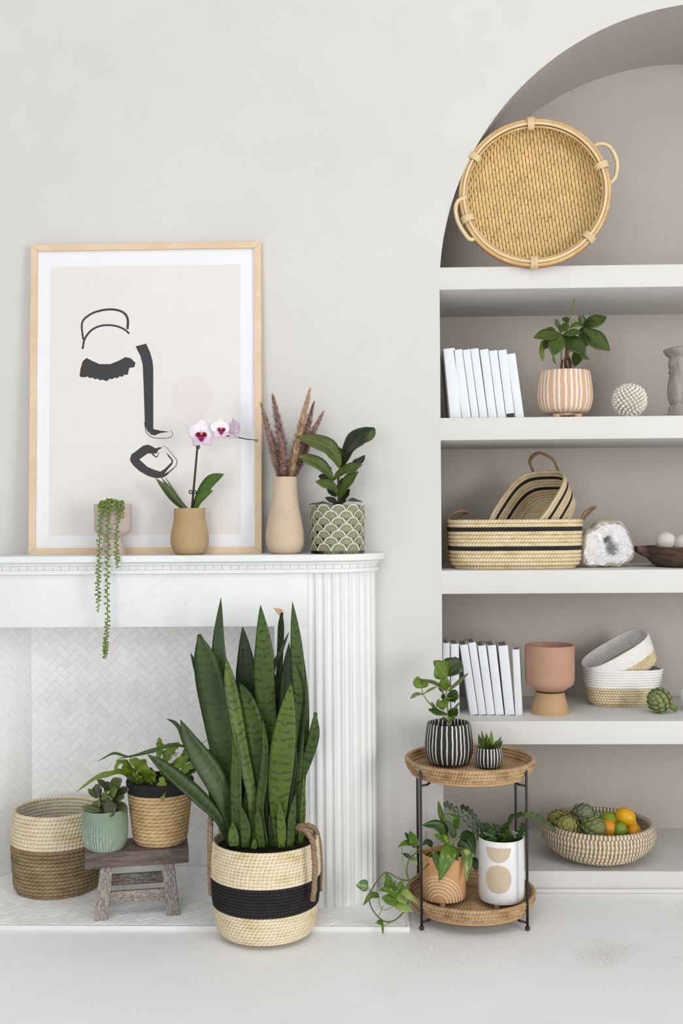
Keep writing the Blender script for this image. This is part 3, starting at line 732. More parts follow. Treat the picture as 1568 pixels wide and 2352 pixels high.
fig([(1170, 890), (1250, 840), (1325, 768)], 12, M_fidd, (.0, .03), (-.5, -.75, .2)); fig([(1040, 990), (1120, 910), (1220, 880), (1300, 855)], 14, M_fid, (-.01, -.05), (-.2, -.85, .5))
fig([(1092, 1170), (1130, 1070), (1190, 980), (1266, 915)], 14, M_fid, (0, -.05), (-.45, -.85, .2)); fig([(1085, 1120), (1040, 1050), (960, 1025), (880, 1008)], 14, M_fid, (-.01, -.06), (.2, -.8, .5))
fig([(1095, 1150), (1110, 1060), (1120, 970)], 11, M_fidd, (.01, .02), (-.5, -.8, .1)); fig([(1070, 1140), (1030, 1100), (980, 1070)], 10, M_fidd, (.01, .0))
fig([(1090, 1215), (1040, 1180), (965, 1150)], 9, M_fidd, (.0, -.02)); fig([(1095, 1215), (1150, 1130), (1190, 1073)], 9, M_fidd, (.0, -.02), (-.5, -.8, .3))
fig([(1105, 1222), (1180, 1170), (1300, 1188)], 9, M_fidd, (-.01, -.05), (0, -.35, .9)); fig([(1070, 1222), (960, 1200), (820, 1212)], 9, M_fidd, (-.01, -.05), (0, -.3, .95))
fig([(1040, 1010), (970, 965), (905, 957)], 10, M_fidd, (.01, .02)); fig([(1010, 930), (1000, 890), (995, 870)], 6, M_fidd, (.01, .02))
# ------------------------------------------------------------------ coil baskets
STRAW = [srgb(206, 178, 130), srgb(228, 206, 164), srgb(240, 224, 188), srgb(212, 184, 136)]
M_straw_rope = rope('straw_braid', STRAW, 120, 1.0)
M_black_rope = rope('black_braid', [srgb(40, 38, 38), srgb(58, 55, 55)], 120, 1.0, dark=.6)
M_white_rope = rope('white_cotton_cord', [srgb(246, 243, 240), srgb(254, 253, 251)], 170, 1.0, amp=.4, dark=.9)
M_jute = rope('jute_strap', [srgb(126, 100, 76), srgb(158, 130, 102), srgb(142, 114, 88)], 150, 2.0, dark=.6)
def coil_basket(root, rings, mf, seg=84, e=2.0, tw=6, cr=None, base_m=None, name='coil', bz=None):
    """stacked coils; rings = (half length, half depth, z) from the top down; mf(i) = material of coil i"""
    sp = abs(rings[0][2]-rings[-1][2])/(len(rings)-1); r = cr or sp*.56
    for i, (a, b, z) in enumerate(rings):
        put(name, tube(superring(a, b, z, seg, e), r, tw, closed=True), mf(i), root)
    a, b, z = rings[-1]; z = z if bz is None else bz; nb = max(3, int(b/(r*1.75))); bm_ = base_m or mf(len(rings)-1); geo = []
    for k in range(1, nb+1):
        q = 1-(k-.15)/(nb+.3); geo.append(tube(superring(max(a-b+b*q, .002), max(b*q, .002), z, max(24, int(seg*.6)), e), r*1.15, 5, closed=True))
    put('base', join(*geo), bm_, root)
def taper(a0, b0, a1, b1, h, n, r, round_=2, ins=.8):
    out_ = []
    for i in range(n):
        t_ = i/(n-1); a, b = a0+(a1-a0)*t_, b0+(b1-b0)*t_
        if i >= n-round_: k = (i-(n-round_)+1)/round_; d = r*ins*2*k*k; a -= d; b -= d
        out_.append((a, b, r+(h-2*r)*(1-t_)))
    return out_
def strap(root, pts, r, m=None, name='handle', n=30, squash=.55, parent=None): return put(name, tube(cat(pts, n), r, 8, squash=squash), m or M_jute, parent or root)

# ------------------------------------------------------------------ round bamboo tray on the top shelf
M_bam = mat('bamboo_strip', srgb(228, 192, 130), .5, .16, 40, .1, 200, spec=.35)
M_bamd = mat('bamboo_weft', srgb(140, 100, 54), .7, .15, 40)
M_rimo = wood('bamboo_rim', srgb(206, 164, 108), srgb(232, 198, 144), .45, 12, (3, 3, 3), .05)
M_rimi = mat('pale_cane', srgb(238, 214, 170), .45, .06, 30); M_rimd = mat('brown_cane', srgb(176, 120, 66), .5, .12, 30)
z1 = SH[0][0]; TYc = -.014
pT = P(1227, 439, TYc); TR = 168*S(TYc)
tr = thing('bamboo_tray', 'large round woven bamboo tray with rope handles standing on edge', 'tray', (pT.x, TYc, z1))
TZ = TR-.002; TRM = Matrix.Translation(V((0, 0, TZ))) @ Matrix.Rotation(math.radians(-3), 4, 'X') @ Matrix.Rotation(math.radians(-4), 4, 'Z')
def tput(name, geo, m, parent=tr): return put(name, xf(geo, TRM), m, parent)
def ringy(r, y, n=110): return [V((r*math.cos(2*PI*i/n), y, r*math.sin(2*PI*i/n))) for i in range(n)]
tput('rim_hoop', tube(ringy(TR, .004), .0052, 8, closed=True), M_rimo); tput('rim_hoop', tube(ringy(TR-.0085, .0), .0042, 8, closed=True), M_rimi)
tput('rim_hoop', tube(ringy(TR-.0155, .006), .0036, 8, closed=True), M_rimo); tput('rim_hoop', tube(ringy(TR+.001, .014), .0048, 8, closed=True), M_rimd)
side_ = [(TR-.002, .008), (TR-.004, .028), (TR-.012, .046), (TR-.03, .058), (TR*.5, .066), (0, .068), (0, .062), (TR*.5, .060), (TR-.032, .052), (TR-.018, .040), (TR-.0125, .024), (TR-.012, .010)]
tput('tray_wall', xf(lathe(side_, 90), Matrix.Rotation(-PI/2, 4, 'X')), M_bamd)
inner_ = [(0, .062), (TR*.5, .060), (TR-.032, .052), (TR-.018, .040), (TR-.0125, .024), (TR-.012, .010)]
prof2 = [(0.0, 0, .062)]                          # arc length, radius, depth along the inside of the tray
for (r0, y0), (r1, y1) in zip(inner_, inner_[1:]): prof2.append((prof2[-1][0]+math.hypot(r1-r0, y1-y0), r1, y1))
TOT = prof2[-1][0]
def dish(a):
    for (a0, r0, y0), (a1, r1, y1) in zip(prof2, prof2[1:]):
        if a <= a1: k = (a-a0)/(a1-a0); return r0+(r1-r0)*k, y0+(y1-y0)*k
    return prof2[-1][1], prof2[-1][2]
pieces_ = []; cw, rl = .0093, .0215; ca, sa = math.cos(math.radians(7)), math.sin(math.radians(7))
for i in range(-28, 29):
    for j in range(-14, 15):
        zc = (j+(.5 if i % 2 else 0))*rl+RN.uniform(-.001, .001); xc = i*cw
        if math.hypot(xc, zc) > TOT-.006: continue
        vs, fs = [], []; wv_ = cw*.45
        for a_ in range(4):
            t_ = a_/3; zz = zc+(t_-.5)*rl*1.02; lift_ = math.sin(PI*t_)*.0042
            for b_ in range(3):
                xx = xc+(b_-1)*wv_*(1-.15*abs(2*t_-1)); X_, Z_ = xx*ca-zz*sa, xx*sa+zz*ca
                rho = math.hypot(X_, Z_); r_, y_ = dish(min(rho, TOT)); r_ -= min(1, max(0, (rho-TOT*.72)/(TOT*.2)))*(lift_*.6+.001); k = r_/max(rho, 1e-6)
                vs.append(V((X_*k, y_-lift_*.9-.0008-(.0012 if b_ == 1 else 0), Z_*k)))
        for a_ in range(3):
            for b_ in range(2): q = a_*3+b_; fs.append([q, q+1, q+4, q+3])
        pieces_.append((vs, fs, [[(0, 0)]*4]*6))
o = tput('woven_strips', join(*pieces_), M_bam); o['kind'] = 'stuff'; o['label'] = 'flat woven bamboo strips'
for ang in (92, 147, 200, 269, 318, 20):
    a0 = math.radians(ang); vs = []
    geo = []
    for k in range(5):
        a_ = a0+(k-2)*.019; d = V((math.cos(a_), 0, math.sin(a_))); c = d*(TR-.007)+V((0, .005, 0))
        geo.append(tube([c+d*(.0165*math.cos(q))+V((0, .0125*math.sin(q), 0)) for q in [2*PI*z/14 for z in range(14)]], .0021, 5, closed=True))
    tput('cane_binding', join(*geo), M_rimi)
def onT(px, py, y): p_ = P(px, py, TYc+y); return V((p_.x-pT.x, y, p_.z-z1))
for pts in ([(1352, 347, .012), (1374, 331, .008), (1400, 338, .004), (1416, 370, .004), (1413, 405, .006), (1396, 424, .008), (1378, 434, .014)],
            [(1070, 452, .014), (1052, 462, .008), (1046, 482, .004), (1052, 510, .004), (1066, 535, .006), (1080, 550, .008), (1098, 545, .014)]):
    put('rope_handle', tube(cat([onT(*q) for q in pts], 60), .0052, 9, lobes=3, twist=260, depth=.22), M_rimi, tr)
st = Place('plate_stand', 'small dark wooden plate stand behind the bamboo tray', 'stand', 1220, 612, TYc+.085, z1)
M_dark = wood('dark_stand_wood', srgb(84, 60, 44), srgb(112, 82, 60), .5)
put('foot_bar', box(-.072, .072, -.012, .03, 0, .010, .002), M_dark, st.root, sharp=40)
put('back_post', xf(box(-.012, .012, -.006, .004, .004, .16, .002), Matrix.Translation(V((0, .035, 0))) @ Matrix.Rotation(math.radians(-9), 4, 'X')), M_dark, st.root, sharp=40)
put('prop_leg', xf(box(-.008, .008, -.004, .004, .004, .13, .002), Matrix.Translation(V((0, .13, 0))) @ Matrix.Rotation(math.radians(38), 4, 'X')), M_dark, st.root, sharp=40)
put('foot_rail', box(-.008, .008, .0, .135, 0, .008, .002), M_dark, st.root, sharp=40)

# ------------------------------------------------------------------ white books
M_cov = mat('white_painted_cover', srgb(238, 241, 246), .55, .03, 14, .08, 60); M_pag = mat('book_pages', srgb(176, 158, 138), .9, .15, 200, stretch=(8, 1, 1))
M_pagw = mat('white_pages', srgb(226, 228, 230), .85, .04, 200, stretch=(8, 1, 1)); M_bdark = mat('dark_book_foot', srgb(58, 60, 62), .7, .1)
def book(x, Y, z, t_, h, d, lean, label, group, pages, yaw=0.0, foot=False):
    """box book, spine to the front, standing on its lower left corner at x and leaning left by 'lean'"""
    e = thing('book', label, 'book', (x, Y, z), group); e.rotation_euler = (0, -lean, yaw)
    c = .0024; g_ = [(0, 0), (t_, 0)]
    put('spine', box(0, t_, 0, .003, 0, h, .0012), M_cov, e, sharp=40)
    put('front_board', box(0, c, .0022, d, 0, h, .0008), M_cov, e, sharp=40); put('back_board', box(t_-c, t_, .0022, d, 0, h, .0008), M_cov, e, sharp=40)
    put('page_block', box(c-.0002, t_-c+.0002, .003, d-.004, .003, h-.005), pages, e, smooth=False)
    if foot: put('spine_foot', box(.001, t_-.001, -.0006, .001, .0, .012, .0004), M_bdark, e, sharp=40)
z2 = SH[1][0]; BY = .035
bot_ = [93, 168, 230, 281, 336, 394, 450, 508, 566]; top_ = [50, 111, 172, 221, 281, 339, 396, 452, 502]; ty = [445, 453, 452, 446, 451, 458, 455, 479]
lb2 = ['leaning white book at the outer end beside the niche edge, above the straw baskets', 'second leaning white book from the niche edge, upper book row', 'third leaning white book from the niche edge, upper book row',
       'fourth leaning white book from the niche edge, upper book row', 'fifth leaning white book from the niche edge, upper book row', 'sixth leaning white book from the niche edge, upper book row',
       'leaning white book with a black patch at the foot of its spine', 'shorter white book ending the leaning row towards the striped peach pot']
for i in range(8):
    x0, x1 = P(1000+bot_[i]*.3622, 955, BY).x, P(1000+bot_[i+1]*.3622, 955, BY).x; xt = P(1000+top_[i]*.3622, 640+ty[i]*.3622, BY)
    lean = math.atan2(x0-xt.x, xt.z-z2)
    book(x0, BY, z2, (x1-x0)*math.cos(lean)-.0016, (xt.z-z2)/math.cos(lean), .14, lean, lb2[i], 'white books leaning in the upper row', M_pagw, foot=(i == 6))
z4 = SH[3][0]; BY4 = .083
rows4 = [(1018, 1035, 1018, 1477, 0), (1036, 1056, 1036, 1479, 0), (1080, 1099.5, 1056, 1482, 0), (1099.5, 1118, 1075.5, 1477, 0), (1118, 1138, 1097, 1484, 0), (1138, 1158.5, 1119.5, 1483, 0), (1160, 1183, 1144, 1484, -.05), (1183, 1200, 1176, 1492, -.16)]
lb4 = ['upright white book half hidden by the niche edge, lower book row', 'upright white book behind the rubber plant, lower book row', 'first of the five leaning white books beside the upright pair', 'second of the five leaning white books in the lower row',
       'middle one of the five leaning white books in the lower row', 'fourth of the five leaning white books in the lower row', 'last and thickest of the five leaning white books in the lower row', 'single shorter white book turned beside the terracotta pot']
for (a, b, t_, yy, yaw), lb in zip(rows4, lb4):
    x0, x1 = P(a, 1643, BY4).x, P(b, 1643, BY4).x; xt = P(t_, yy, BY4); lean = math.atan2(x0-xt.x, xt.z-z4)
    if a < 1040: lean = 0.0
    book(x0, BY4, z4, (x1-x0)*math.cos(lean)/math.cos(yaw)-.0014, (xt.z-z4)/math.cos(lean), .09 if yaw < -.1 else .13, lean, lb, 'white books with brown page tops in the lower row', M_pag, yaw)

# ------------------------------------------------------------------ money tree in a striped pot
def striped(name, base, line, reps, stripes, rough=.7, wob=.012, bump=.3):
    t_ = NT(name); u, v_ = t_.uv(); n_ = t_.noise(38, 2); x = t_.math('FRACT', t_.math('MULTIPLY', t_.math('ADD', u, t_.math('MULTIPLY', t_.math('SUBTRACT', n_, .5), wob)), reps))
    st_ = [(0, (0, 0, 0, 1))]
    for p_, w_ in stripes: st_ += [(p_-w_-.006, (0, 0, 0, 1)), (p_-w_+.006, (1, 1, 1, 1)), (p_+w_-.006, (1, 1, 1, 1)), (p_+w_+.006, (0, 0, 0, 1))]
    f_ = t_.ramp(x, st_); g_ = t_.noise(900, 2, .6)
    col = t_.mix(f_, t_.ramp(t_.noise(30, 3), [(.3, sc_(base, .94)), (.7, sc_(base, 1.06))]), line); t_.bump(t_.math('ADD', f_, t_.math('MULTIPLY', g_, .25)), bump, .001)
    return t_.out(col, rough, .3)
def legs(pl, rpx, hpx, wpx, m, angs, name='foot', top=None):
    for a_ in angs:
        a_ = math.radians(a_); c = V((rpx*pl.s*math.cos(a_), rpx*pl.s*math.sin(a_), 0)); r = wpx*pl.s; h = hpx*pl.s
        put(name, xf(lathe([(0, 0), (r*.7, 0), (r*.85, h*.12), (r, h), (0, h)], 16), Matrix.Translation(c)), m, pl.root, sharp=50)
M_peach = striped('peach_striped_pot', srgb(222, 182, 146), srgb(246, 238, 230), 5, [(.07, .03), (.22, .027), (.36, .03), (.57, .028), (.71, .028), (.9, .028)])
pl = Place('money_tree', 'money tree with braided trunk in a peach pot with white stripes', 'potted plant', 1296.5, 957, .11, z2)
pot(pl, [(57.5, 855), (61, 878), (63.2, 900), (63.4, 914), (61, 930), (55, 944), (42, 950), (25, 951)], M_peach, sm=40, inner=.92, lift=9, drop=8)
legs(pl, 42, 11, 9, mat('peach_foot', srgb(216, 176, 144), .7), (-125, -55, 90))
M_mt = leafmat('money_tree_leaf', srgb(58, 86, 34), srgb(84, 114, 48), srgb(104, 132, 66), .38, 16, ribs=420, mid=.02); M_mtl = leafmat('money_tree_young_leaf', srgb(88, 124, 42), srgb(116, 152, 56), srgb(150, 176, 90), .4, 16, mid=.02)
M_mtd = leafmat('money_tree_old_leaf', srgb(42, 66, 28), srgb(62, 90, 38), srgb(84, 112, 56), .35, 16, ribs=420, mid=.02)
M_bark = wood('brown_bark', srgb(92, 66, 46), srgb(128, 96, 70), .85, 30, (4, 4, 1), .4)
Z = zm_(1200, 670, .14668); k_ = .14668
def mt(pts, hw, m, dy=(0, -.05), face=(0, -.75, .65), **kw): leafpx(pl, Z(pts), hw*k_*1.42, m, dy, face, w=lambda h: ovate(h, .1, .5, .03), nl=10, fold=.22, **kw)
for pts, r, m in (([(690, 1230), (670, 1080), (715, 920), (705, 860)], 26, M_bark), ([(755, 1230), (735, 1080), (690, 980), (700, 850)], 30, M_bark), ([(600, 1230), (610, 1130), (625, 1065)], 22, M_bark)):
    tubepx(pl, Z(pts), r*k_, m, 0, name='trunk', taper=.75, seg=9)
for pts, r, dy in (([(605, 1090), (600, 860), (600, 650)], 8, (-.01, -.03)), ([(700, 870), (800, 700), (940, 545)], 8, (0, -.01)), ([(690, 870), (660, 700), (690, 480)], 7, (0, .02)), ([(690, 620), (760, 330), (812, 108)], 10, (0, -.01)), ([(740, 590), (770, 440), (860, 490)], 5, (0, 0))):
    tubepx(pl, Z(pts), r*k_, M_stem, dy, name='petiole', taper=.8)
mt([(590, 655), (390, 690), (170, 725)], 92, M_mt, (-.03, -.05)); mt([(600, 660), (530, 820), (470, 1010)], 95, M_mt, (-.03, -.075), (0, -.95, .3)); mt([(620, 680), (800, 830), (985, 985)], 100, M_mtd, (-.03, -.08), (-.1, -.9, .4))
mt([(890, 960), (960, 1030), (1045, 1060)], 36, M_mt, (-.075, -.08)); mt([(630, 670), (770, 660), (905, 650)], 72, M_mt, (-.03, -.06)); mt([(600, 645), (605, 590), (590, 520)], 36, M_mtd, (-.03, -.02)); mt([(510, 620), (430, 585), (340, 600)], 32, M_mtl, (.01, .03))
mt([(940, 550), (1120, 480), (1315, 390)], 82, M_mt, (-.01, .0), (-.2, -.9, .4)); mt([(950, 550), (1050, 490), (1140, 470)], 50, M_mtd, (-.02, -.04)); mt([(930, 540), (915, 450), (880, 370)], 54, M_mt, (-.01, -.02), (.2, -.9, .3))
mt([(960, 570), (1130, 760), (1365, 922)], 118, M_mt, (-.01, -.03), (.1, -.9, .4)); mt([(955, 570), (1060, 650), (1190, 780)], 55, M_mt, (-.03, -.06)); mt([(935, 560), (960, 720), (990, 872)], 74, M_mtd, (-.01, -.04), (.3, -.9, .2)); mt([(1090, 600), (1160, 640), (1225, 620)], 28, M_mtl, (.0, .02))
mt([(720, 500), (670, 440), (620, 415)], 44, M_mt, (.01, .02)); mt([(740, 560), (810, 530), (910, 545)], 50, M_mtl, (-.01, -.03)); mt([(580, 590), (540, 510), (520, 420)], 28, M_mt, (.0, .0)); mt([(300, 760), (295, 950), (320, 1095)], 28, M_mtl, (-.02, -.04)); mt([(440, 760), (400, 800), (340, 905)], 60, M_mt, (-.0, -.01))
mt([(480, 1000), (485, 1070), (525, 1140)], 15, M_mt, (-.075, -.08)); mt([(840, 900), (860, 1040), (805, 1180)], 62, M_mtd, (-.0, -.03), (-.3, -.9, .2)); mt([(640, 620), (660, 560), (640, 490)], 50, M_mtl, (.01, .02)); mt([(700, 780), (640, 840), (610, 880)], 40, M_mtd, (.0, .01))

# ------------------------------------------------------------------ white petal ball, candlestick
M_shell = mat('ivory_shell', srgb(240, 235, 224), .6, .05, 40)
pb = Place('petal_ball', 'ivory ball covered in small pointed petals', 'ornament', 1445, 919, .10); br = 43*pb.s
pb.root.location.z = z2; cz = br*.98
put('core', xf(lathe([(0, -br*.74), (br*.4, -br*.62), (br*.66, -br*.33), (br*.74, 0), (br*.66, br*.33), (br*.4, br*.62), (0, br*.74)], 20, 20), Matrix.Translation(V((0, 0, cz)))), M_shell, pb.root)
pm = None
for i in range(230):
    ph = math.acos(1-2*(i+.5)/230); a_ = i*2.39996; d = V((math.sin(ph)*math.cos(a_), math.sin(ph)*math.sin(a_), math.cos(ph)))
    if pm is None:
        o = put('petal', lathe([(.0005, 0), (.0050, .006), (.0056, .011), (.0038, .0155), (.0002, .0185)], 7), M_shell, pb.root); pm = o.data
    else: o = ob('petal', pm, pb.root)
    o.location = d*br*.64+V((0, 0, cz)); dd = (d+V((0, 0, .25))*(1-abs(d.z))).normalized(); o.rotation_euler = dd.to_track_quat('Z', 'Y').to_euler(); s_ = br/.0515*(.9+.15*RN.random()); o.scale = (s_*.92, s_*.92, s_*.9)
M_gwood = wood('weathered_grey_wood', srgb(150, 140, 132), srgb(196, 188, 181), .8, 16, (3, 3, 1), .3)
pl = Place('candlestick', 'turned weathered grey wood candlestick at the end of the shelf', 'candlestick', 1580, 957, .10, z2)
rows_ = [(0, 800), (30, 800), (46, 800), (54, 803), (53, 807), (49, 814), (40, 821), (42, 829), (43, 834), (43, 842), (40, 846), (42, 851), (43, 855), (40, 859), (43, 872), (45.5, 892), (45, 912), (41, 926), (38, 929), (44, 936), (42, 943), (47, 950), (48, 962), (0, 962)]
pr_c = [(r, max(z, 0)) for r, z in pl.prof(rows_)]; put('candlestick_body', lathe(pr_c[::-1], 40), M_gwood, pl.root, sharp=60)

# ------------------------------------------------------------------ striped straw baskets, geode, bowl
z3 = SH[2][0]
pl = Place('straw_basket', 'long straw basket with two black stripes and jute handles on the shelf', 'basket', 1180, 1310, .128, z3, 'black striped straw baskets')
s_ = pl.s; n_ = 13; h_ = pl.L(1180, 1193).z
rg = taper(151*s_*.985, .108, 146*s_*.98, .102, h_, n_, h_/n_/2, 2, 1.2)
coil_basket(pl.root, rg, lambda i: M_black_rope if i in (2, 7) else M_straw_rope, 110, 3.4, base_m=M_straw_rope)
strap(pl.root, [pl.L(1034, 1296, -.01), pl.L(1025, 1254, -.01), pl.L(1025, 1205, -.008), pl.L(1036, 1182, -.01), pl.L(1055, 1174, -.012), pl.L(1072, 1176, .01), pl.L(1060, 1182, .03), pl.L(1040, 1194, .045)], .0058)
strap(pl.root, [pl.L(1320, 1296, -.02), pl.L(1331, 1254, -.02), pl.L(1332, 1205, -.02), pl.L(1340, 1180, -.02), pl.L(1352, 1169, -.018), pl.L(1365, 1164, .0), pl.L(1362, 1168, .02), pl.L(1345, 1185, .035), pl.L(1333, 1200, .04)], .0058)
T_ = P(1250, 1082, .235); sx = V((.74, -.67, 0)).normalized(); lx = V((-.50, -.55, -.67)); lx = (lx-sx*lx.dot(sx)).normalized(); nn = sx.cross(lx); nn = -nn if nn.z < 0 else nn
A2, B2, H2 = .122, .090, .112
bc = T_+lx*A2-nn*H2
b2 = thing('straw_basket', 'black striped straw basket tipped inside the long basket', 'basket', bc, 'black striped straw baskets')
yv = nn.cross(-lx); b2.rotation_euler = Matrix((( -lx.x, yv.x, nn.x), (-lx.y, yv.y, nn.y), (-lx.z, yv.z, nn.z))).to_euler()
rg = taper(A2, B2, A2*.95, B2*.95, H2, 12, H2/24, 2, 1.2)
coil_basket(b2, rg, lambda i: M_black_rope if i in (2, 6) else M_straw_rope, 100, 3.4, base_m=M_straw_rope)
strap(b2, [V((A2+.003, -.042, H2*.6)), V((A2+.005, -.042, H2)), V((A2+.01, -.038, H2+.035)), V((A2+.014, 0, H2+.056)), V((A2+.01, .038, H2+.035)), V((A2+.005, .042, H2)), V((A2+.003, .042, H2*.6))], .0052)
# geode
M_rind = mat('geode_rind', srgb(196, 188, 174), .85, .18, 24, .6, 60); M_cry = mat('quartz_crystal', srgb(232, 231, 231), .25, .06, 40, .5, 90, spec=.5); M_cav = mat('smoky_quartz', srgb(170, 168, 168), .2, .12, 60, .5, 120, spec=.6)
pl = Place('geode', 'split white quartz geode with a grey crystal hollow', 'geode', 1395, 1251, .13); s_ = pl.s; pl.root.location.z = z3
from mathutils import noise as mn
outl = [(1336, 1268), (1338, 1240), (1347, 1222), (1362, 1214), (1372, 1202), (1388, 1198), (1410, 1200), (1425, 1204), (1440, 1222), (1446, 1240), (1454, 1262), (1449, 1283), (1435, 1293), (1422, 1304), (1402, 1300), (1388, 1303), (1362, 1301), (1343, 1300), (1335, 1285)]
ctr = (1397, 1252); NA_ = 72
pts = cat([(x-ctr[0], ctr[1]-y, 0) for x, y in outl+outl[:1]], NA_+1)[:NA_]; cz = max(-min(p.y for p in pts)*s_, 0)
rad = [V((p.x*s_, p.y*s_)) for p in pts]; vs, fs = [], []
prof_ = [(.90, -.022), (1.0, -.016), (1.06, .0), (1.0, .03), (.8, .055), (.45, .068), (.02, .07)]
for k, y in prof_:
    for p in rad:
        q = V((p.x*k, y, cz+p.y*k)); d = mn.noise(q*38)*.008+mn.noise(q*120)*.004; q += V((p.x, .02, p.y)).normalized()*d*(1 if k > .5 else .2)
        q.z = max(q.z, 0); vs.append(q)
for i in range(len(prof_)-1):
    for j in range(NA_): k = (j+1) % NA_; fs.append([i*NA_+j, i*NA_+k, (i+1)*NA_+k, (i+1)*NA_+j])
put('rind', (vs, fs, [[(0, 0)]*4 for q in fs]), M_rind, pl.root)
vs, fs, mi = [], [], []; ks = [.93, .82, .7, .58, .46, .36, .27, .18, .08]; hol = [V((-.004, .008)), V((.004, -.012))]
for k in ks:
    for p in rad:
        x, z = p.x*k+.0*k, p.y*k; dd = min((V((x, z))-V((-.003, .012))).length/.011, (V((x, z))-V((.006, -.012))).length/.016, (V((x, z))-V((.001, 0))).length/.011)
        y = -.020+.034*max(0, 1-dd*.75)+mn.noise(V((x, 0, z))*130)*.0028+mn.noise(V((x, 3, z))*60)*.004; vs.append(V((x, y, cz+z)))
for i in range(len(ks)-1):
    for j in range(NA_):
        k = (j+1) % NA_; q = [i*NA_+j, i*NA_+k, (i+1)*NA_+k, (i+1)*NA_+j]; fs.append(q); mi.append(1 if sum(vs[a].y for a in q)/4 > -.009 else 0)
b_ = (len(ks)-1)*NA_; fs.append([b_+j for j in range(NA_)]); mi.append(1)
put('crystal_face', (vs, fs, [[(0, 0)]*len(q) for q in fs]), [M_cry, M_cav], pl.root, mi=mi)
cr = []
for i in range(260):
    a_ = RN.random()*2*PI; k = .3+.62*RN.random(); p = rad[int(a_/2/PI*NA_)]*k; q = V((p.x, -.0185+mn.noise(V((p.x, 3, p.y))*60)*.004, cz+p.y))
    dd = min((V((p.x, p.y))-V((-.003, .012))).length/.011, (V((p.x, p.y))-V((.006, -.012))).length/.016)
    if dd < 1.2: continue
    r = .0016+.0026*RN.random(); d = V((RN.uniform(-.6, .6), -1, RN.uniform(-.6, .6))).to_track_quat('Z', 'Y').to_matrix().to_4x4()
    cr.append(xf(lathe([(r, 0), (r, r*.6), (.0001, r*1.6)], 6), Matrix.Translation(q+V((0, .002, 0))) @ d))
o = put('crystal_points', join(*cr), M_cry, pl.root, smooth=False); o['kind'] = 'stuff'
# carved wooden bowl and felt balls
M_dwood = wood('dark_carved_wood', srgb(66, 48, 40), srgb(108, 86, 74), .6, 14, (1.5, 1.5, 9), .35)
pl = Place('wooden_bowl', 'dark carved wooden bowl holding white balls at the shelf end', 'bowl', 1590, 1306, .15, z3)
rows_ = [(112, 1254), (108, 1268), (100, 1282), (88, 1296), (70, 1308), (0, 1308)]
pr_ = [(r, max(z, 0)) for r, z in pl.prof(rows_)]; pr_[-2] = (pr_[-2][0], 0); pr_[-1] = (0, 0)
inn = [(r-.012, z) for r, z in pr_[:3]]+[(.06, .022), (0, .018)]
put('bowl_body', lathe(pr_[::-1]+inn, 56), M_dwood, pl.root, sharp=50)
R_ = pr_[0][0]; zt = pr_[0][1]
put('lug', xf(prism([(-R_-.022, zt-.0), (-R_+.012, zt), (-R_+.012, zt-.03), (-R_-.006, zt-.022), (-R_-.02, zt-.012)], -.03, .03), Matrix.Identity(4)), M_dwood, pl.root, fix=True, sharp=40)
M_felt = mat('white_felt', srgb(226, 220, 210), .95, .05, 60, .3, 300)
for px, py, Y, lb in ((1529, 1244, .13, 'white felt ball lying nearer the bowl lug'), (1570, 1250, .115, 'white felt ball lying deeper in the carved bowl')):
    p = P(px, py, Y); r = 22.5*S(Y); g_ = lathe([(r*math.sin(PI*i/16), -r*math.cos(PI*i/16)) for i in range(17)], 32)
    o = put('felt_ball', ([v_+V((0, 0, 0))+v_.normalized()*mn.noise(v_*90)*.0008 for v_ in g_[0]], g_[1], g_[2]), M_felt); o.location = p; tag(o, lb, 'ball', 'felt balls in the wooden bowl')

# ------------------------------------------------------------------ shelf with terracotta pot
M_terra = mat('matt_terracotta', srgb(192, 150, 128), .85, .05, 20, .05, 200); M_ochre = speckle('ochre_stoneware', srgb(196, 162, 122), srgb(170, 132, 92), .85, 800, .34)
pl = Place('footed_pot', 'empty terracotta pot on an ochre conical foot', 'planter', 1263, 1645, .118, z4)
pot(pl, [(56, 1482), (56, 1530), (55.5, 1560), (53, 1571), (33, 1588), (32, 1590)], M_terra, name='bowl', inner=.9, soil=False, lift=(1643-1590)*.985)
put('foot', lathe([(0, 0)]+[(r, max(0, z)) for r, z in [(44*pl.s, 0), (43.5*pl.s, .002), (32*pl.s, pl.L(1262, 1589).z)]]+[(0, pl.L(1262, 1588).z)], 56), M_ochre, pl.root, sharp=40)
pl = Place('cord_basket', 'white and straw cord basket standing beside the artichoke', 'basket', 1430, 1622, .262, z4, 'white and straw cord baskets')
s_ = pl.s; h_ = pl.L(1430, 1533).z; rg = taper(86*s_, .068, 76*s_, .058, h_, 14, h_/28, 2, 1.0)
coil_basket(pl.root, rg, lambda i: M_white_rope if i < 7 else M_straw_rope, 90, 2.8)
b2 = thing('cord_basket', 'white and straw cord basket tilted inside its twin', 'basket', V((P(1443, 1552, .262).x, .272, P(1441, 1549, .262).z)), 'white and straw cord baskets')
b2.rotation_euler = (math.radians(10), math.radians(-29), math.radians(4))
rg = taper(80*s_, .062, 72*s_, .054, h_*.86, 13, h_*.86/26, 2, 1.0); coil_basket(b2, rg, lambda i: M_white_rope if i < 7 else M_straw_rope, 90, 2.8)
pl = Place('round_vase', 'round white vase at the end of the artichoke shelf', 'vase', 1606, 1640, .14, z4)
pot(pl, [(16, 1548), (15, 1556), (26, 1566), (41, 1590), (41, 1610), (30, 1634), (22, 1640)], M_mat, soil=False, sm=24, name='vase_body')

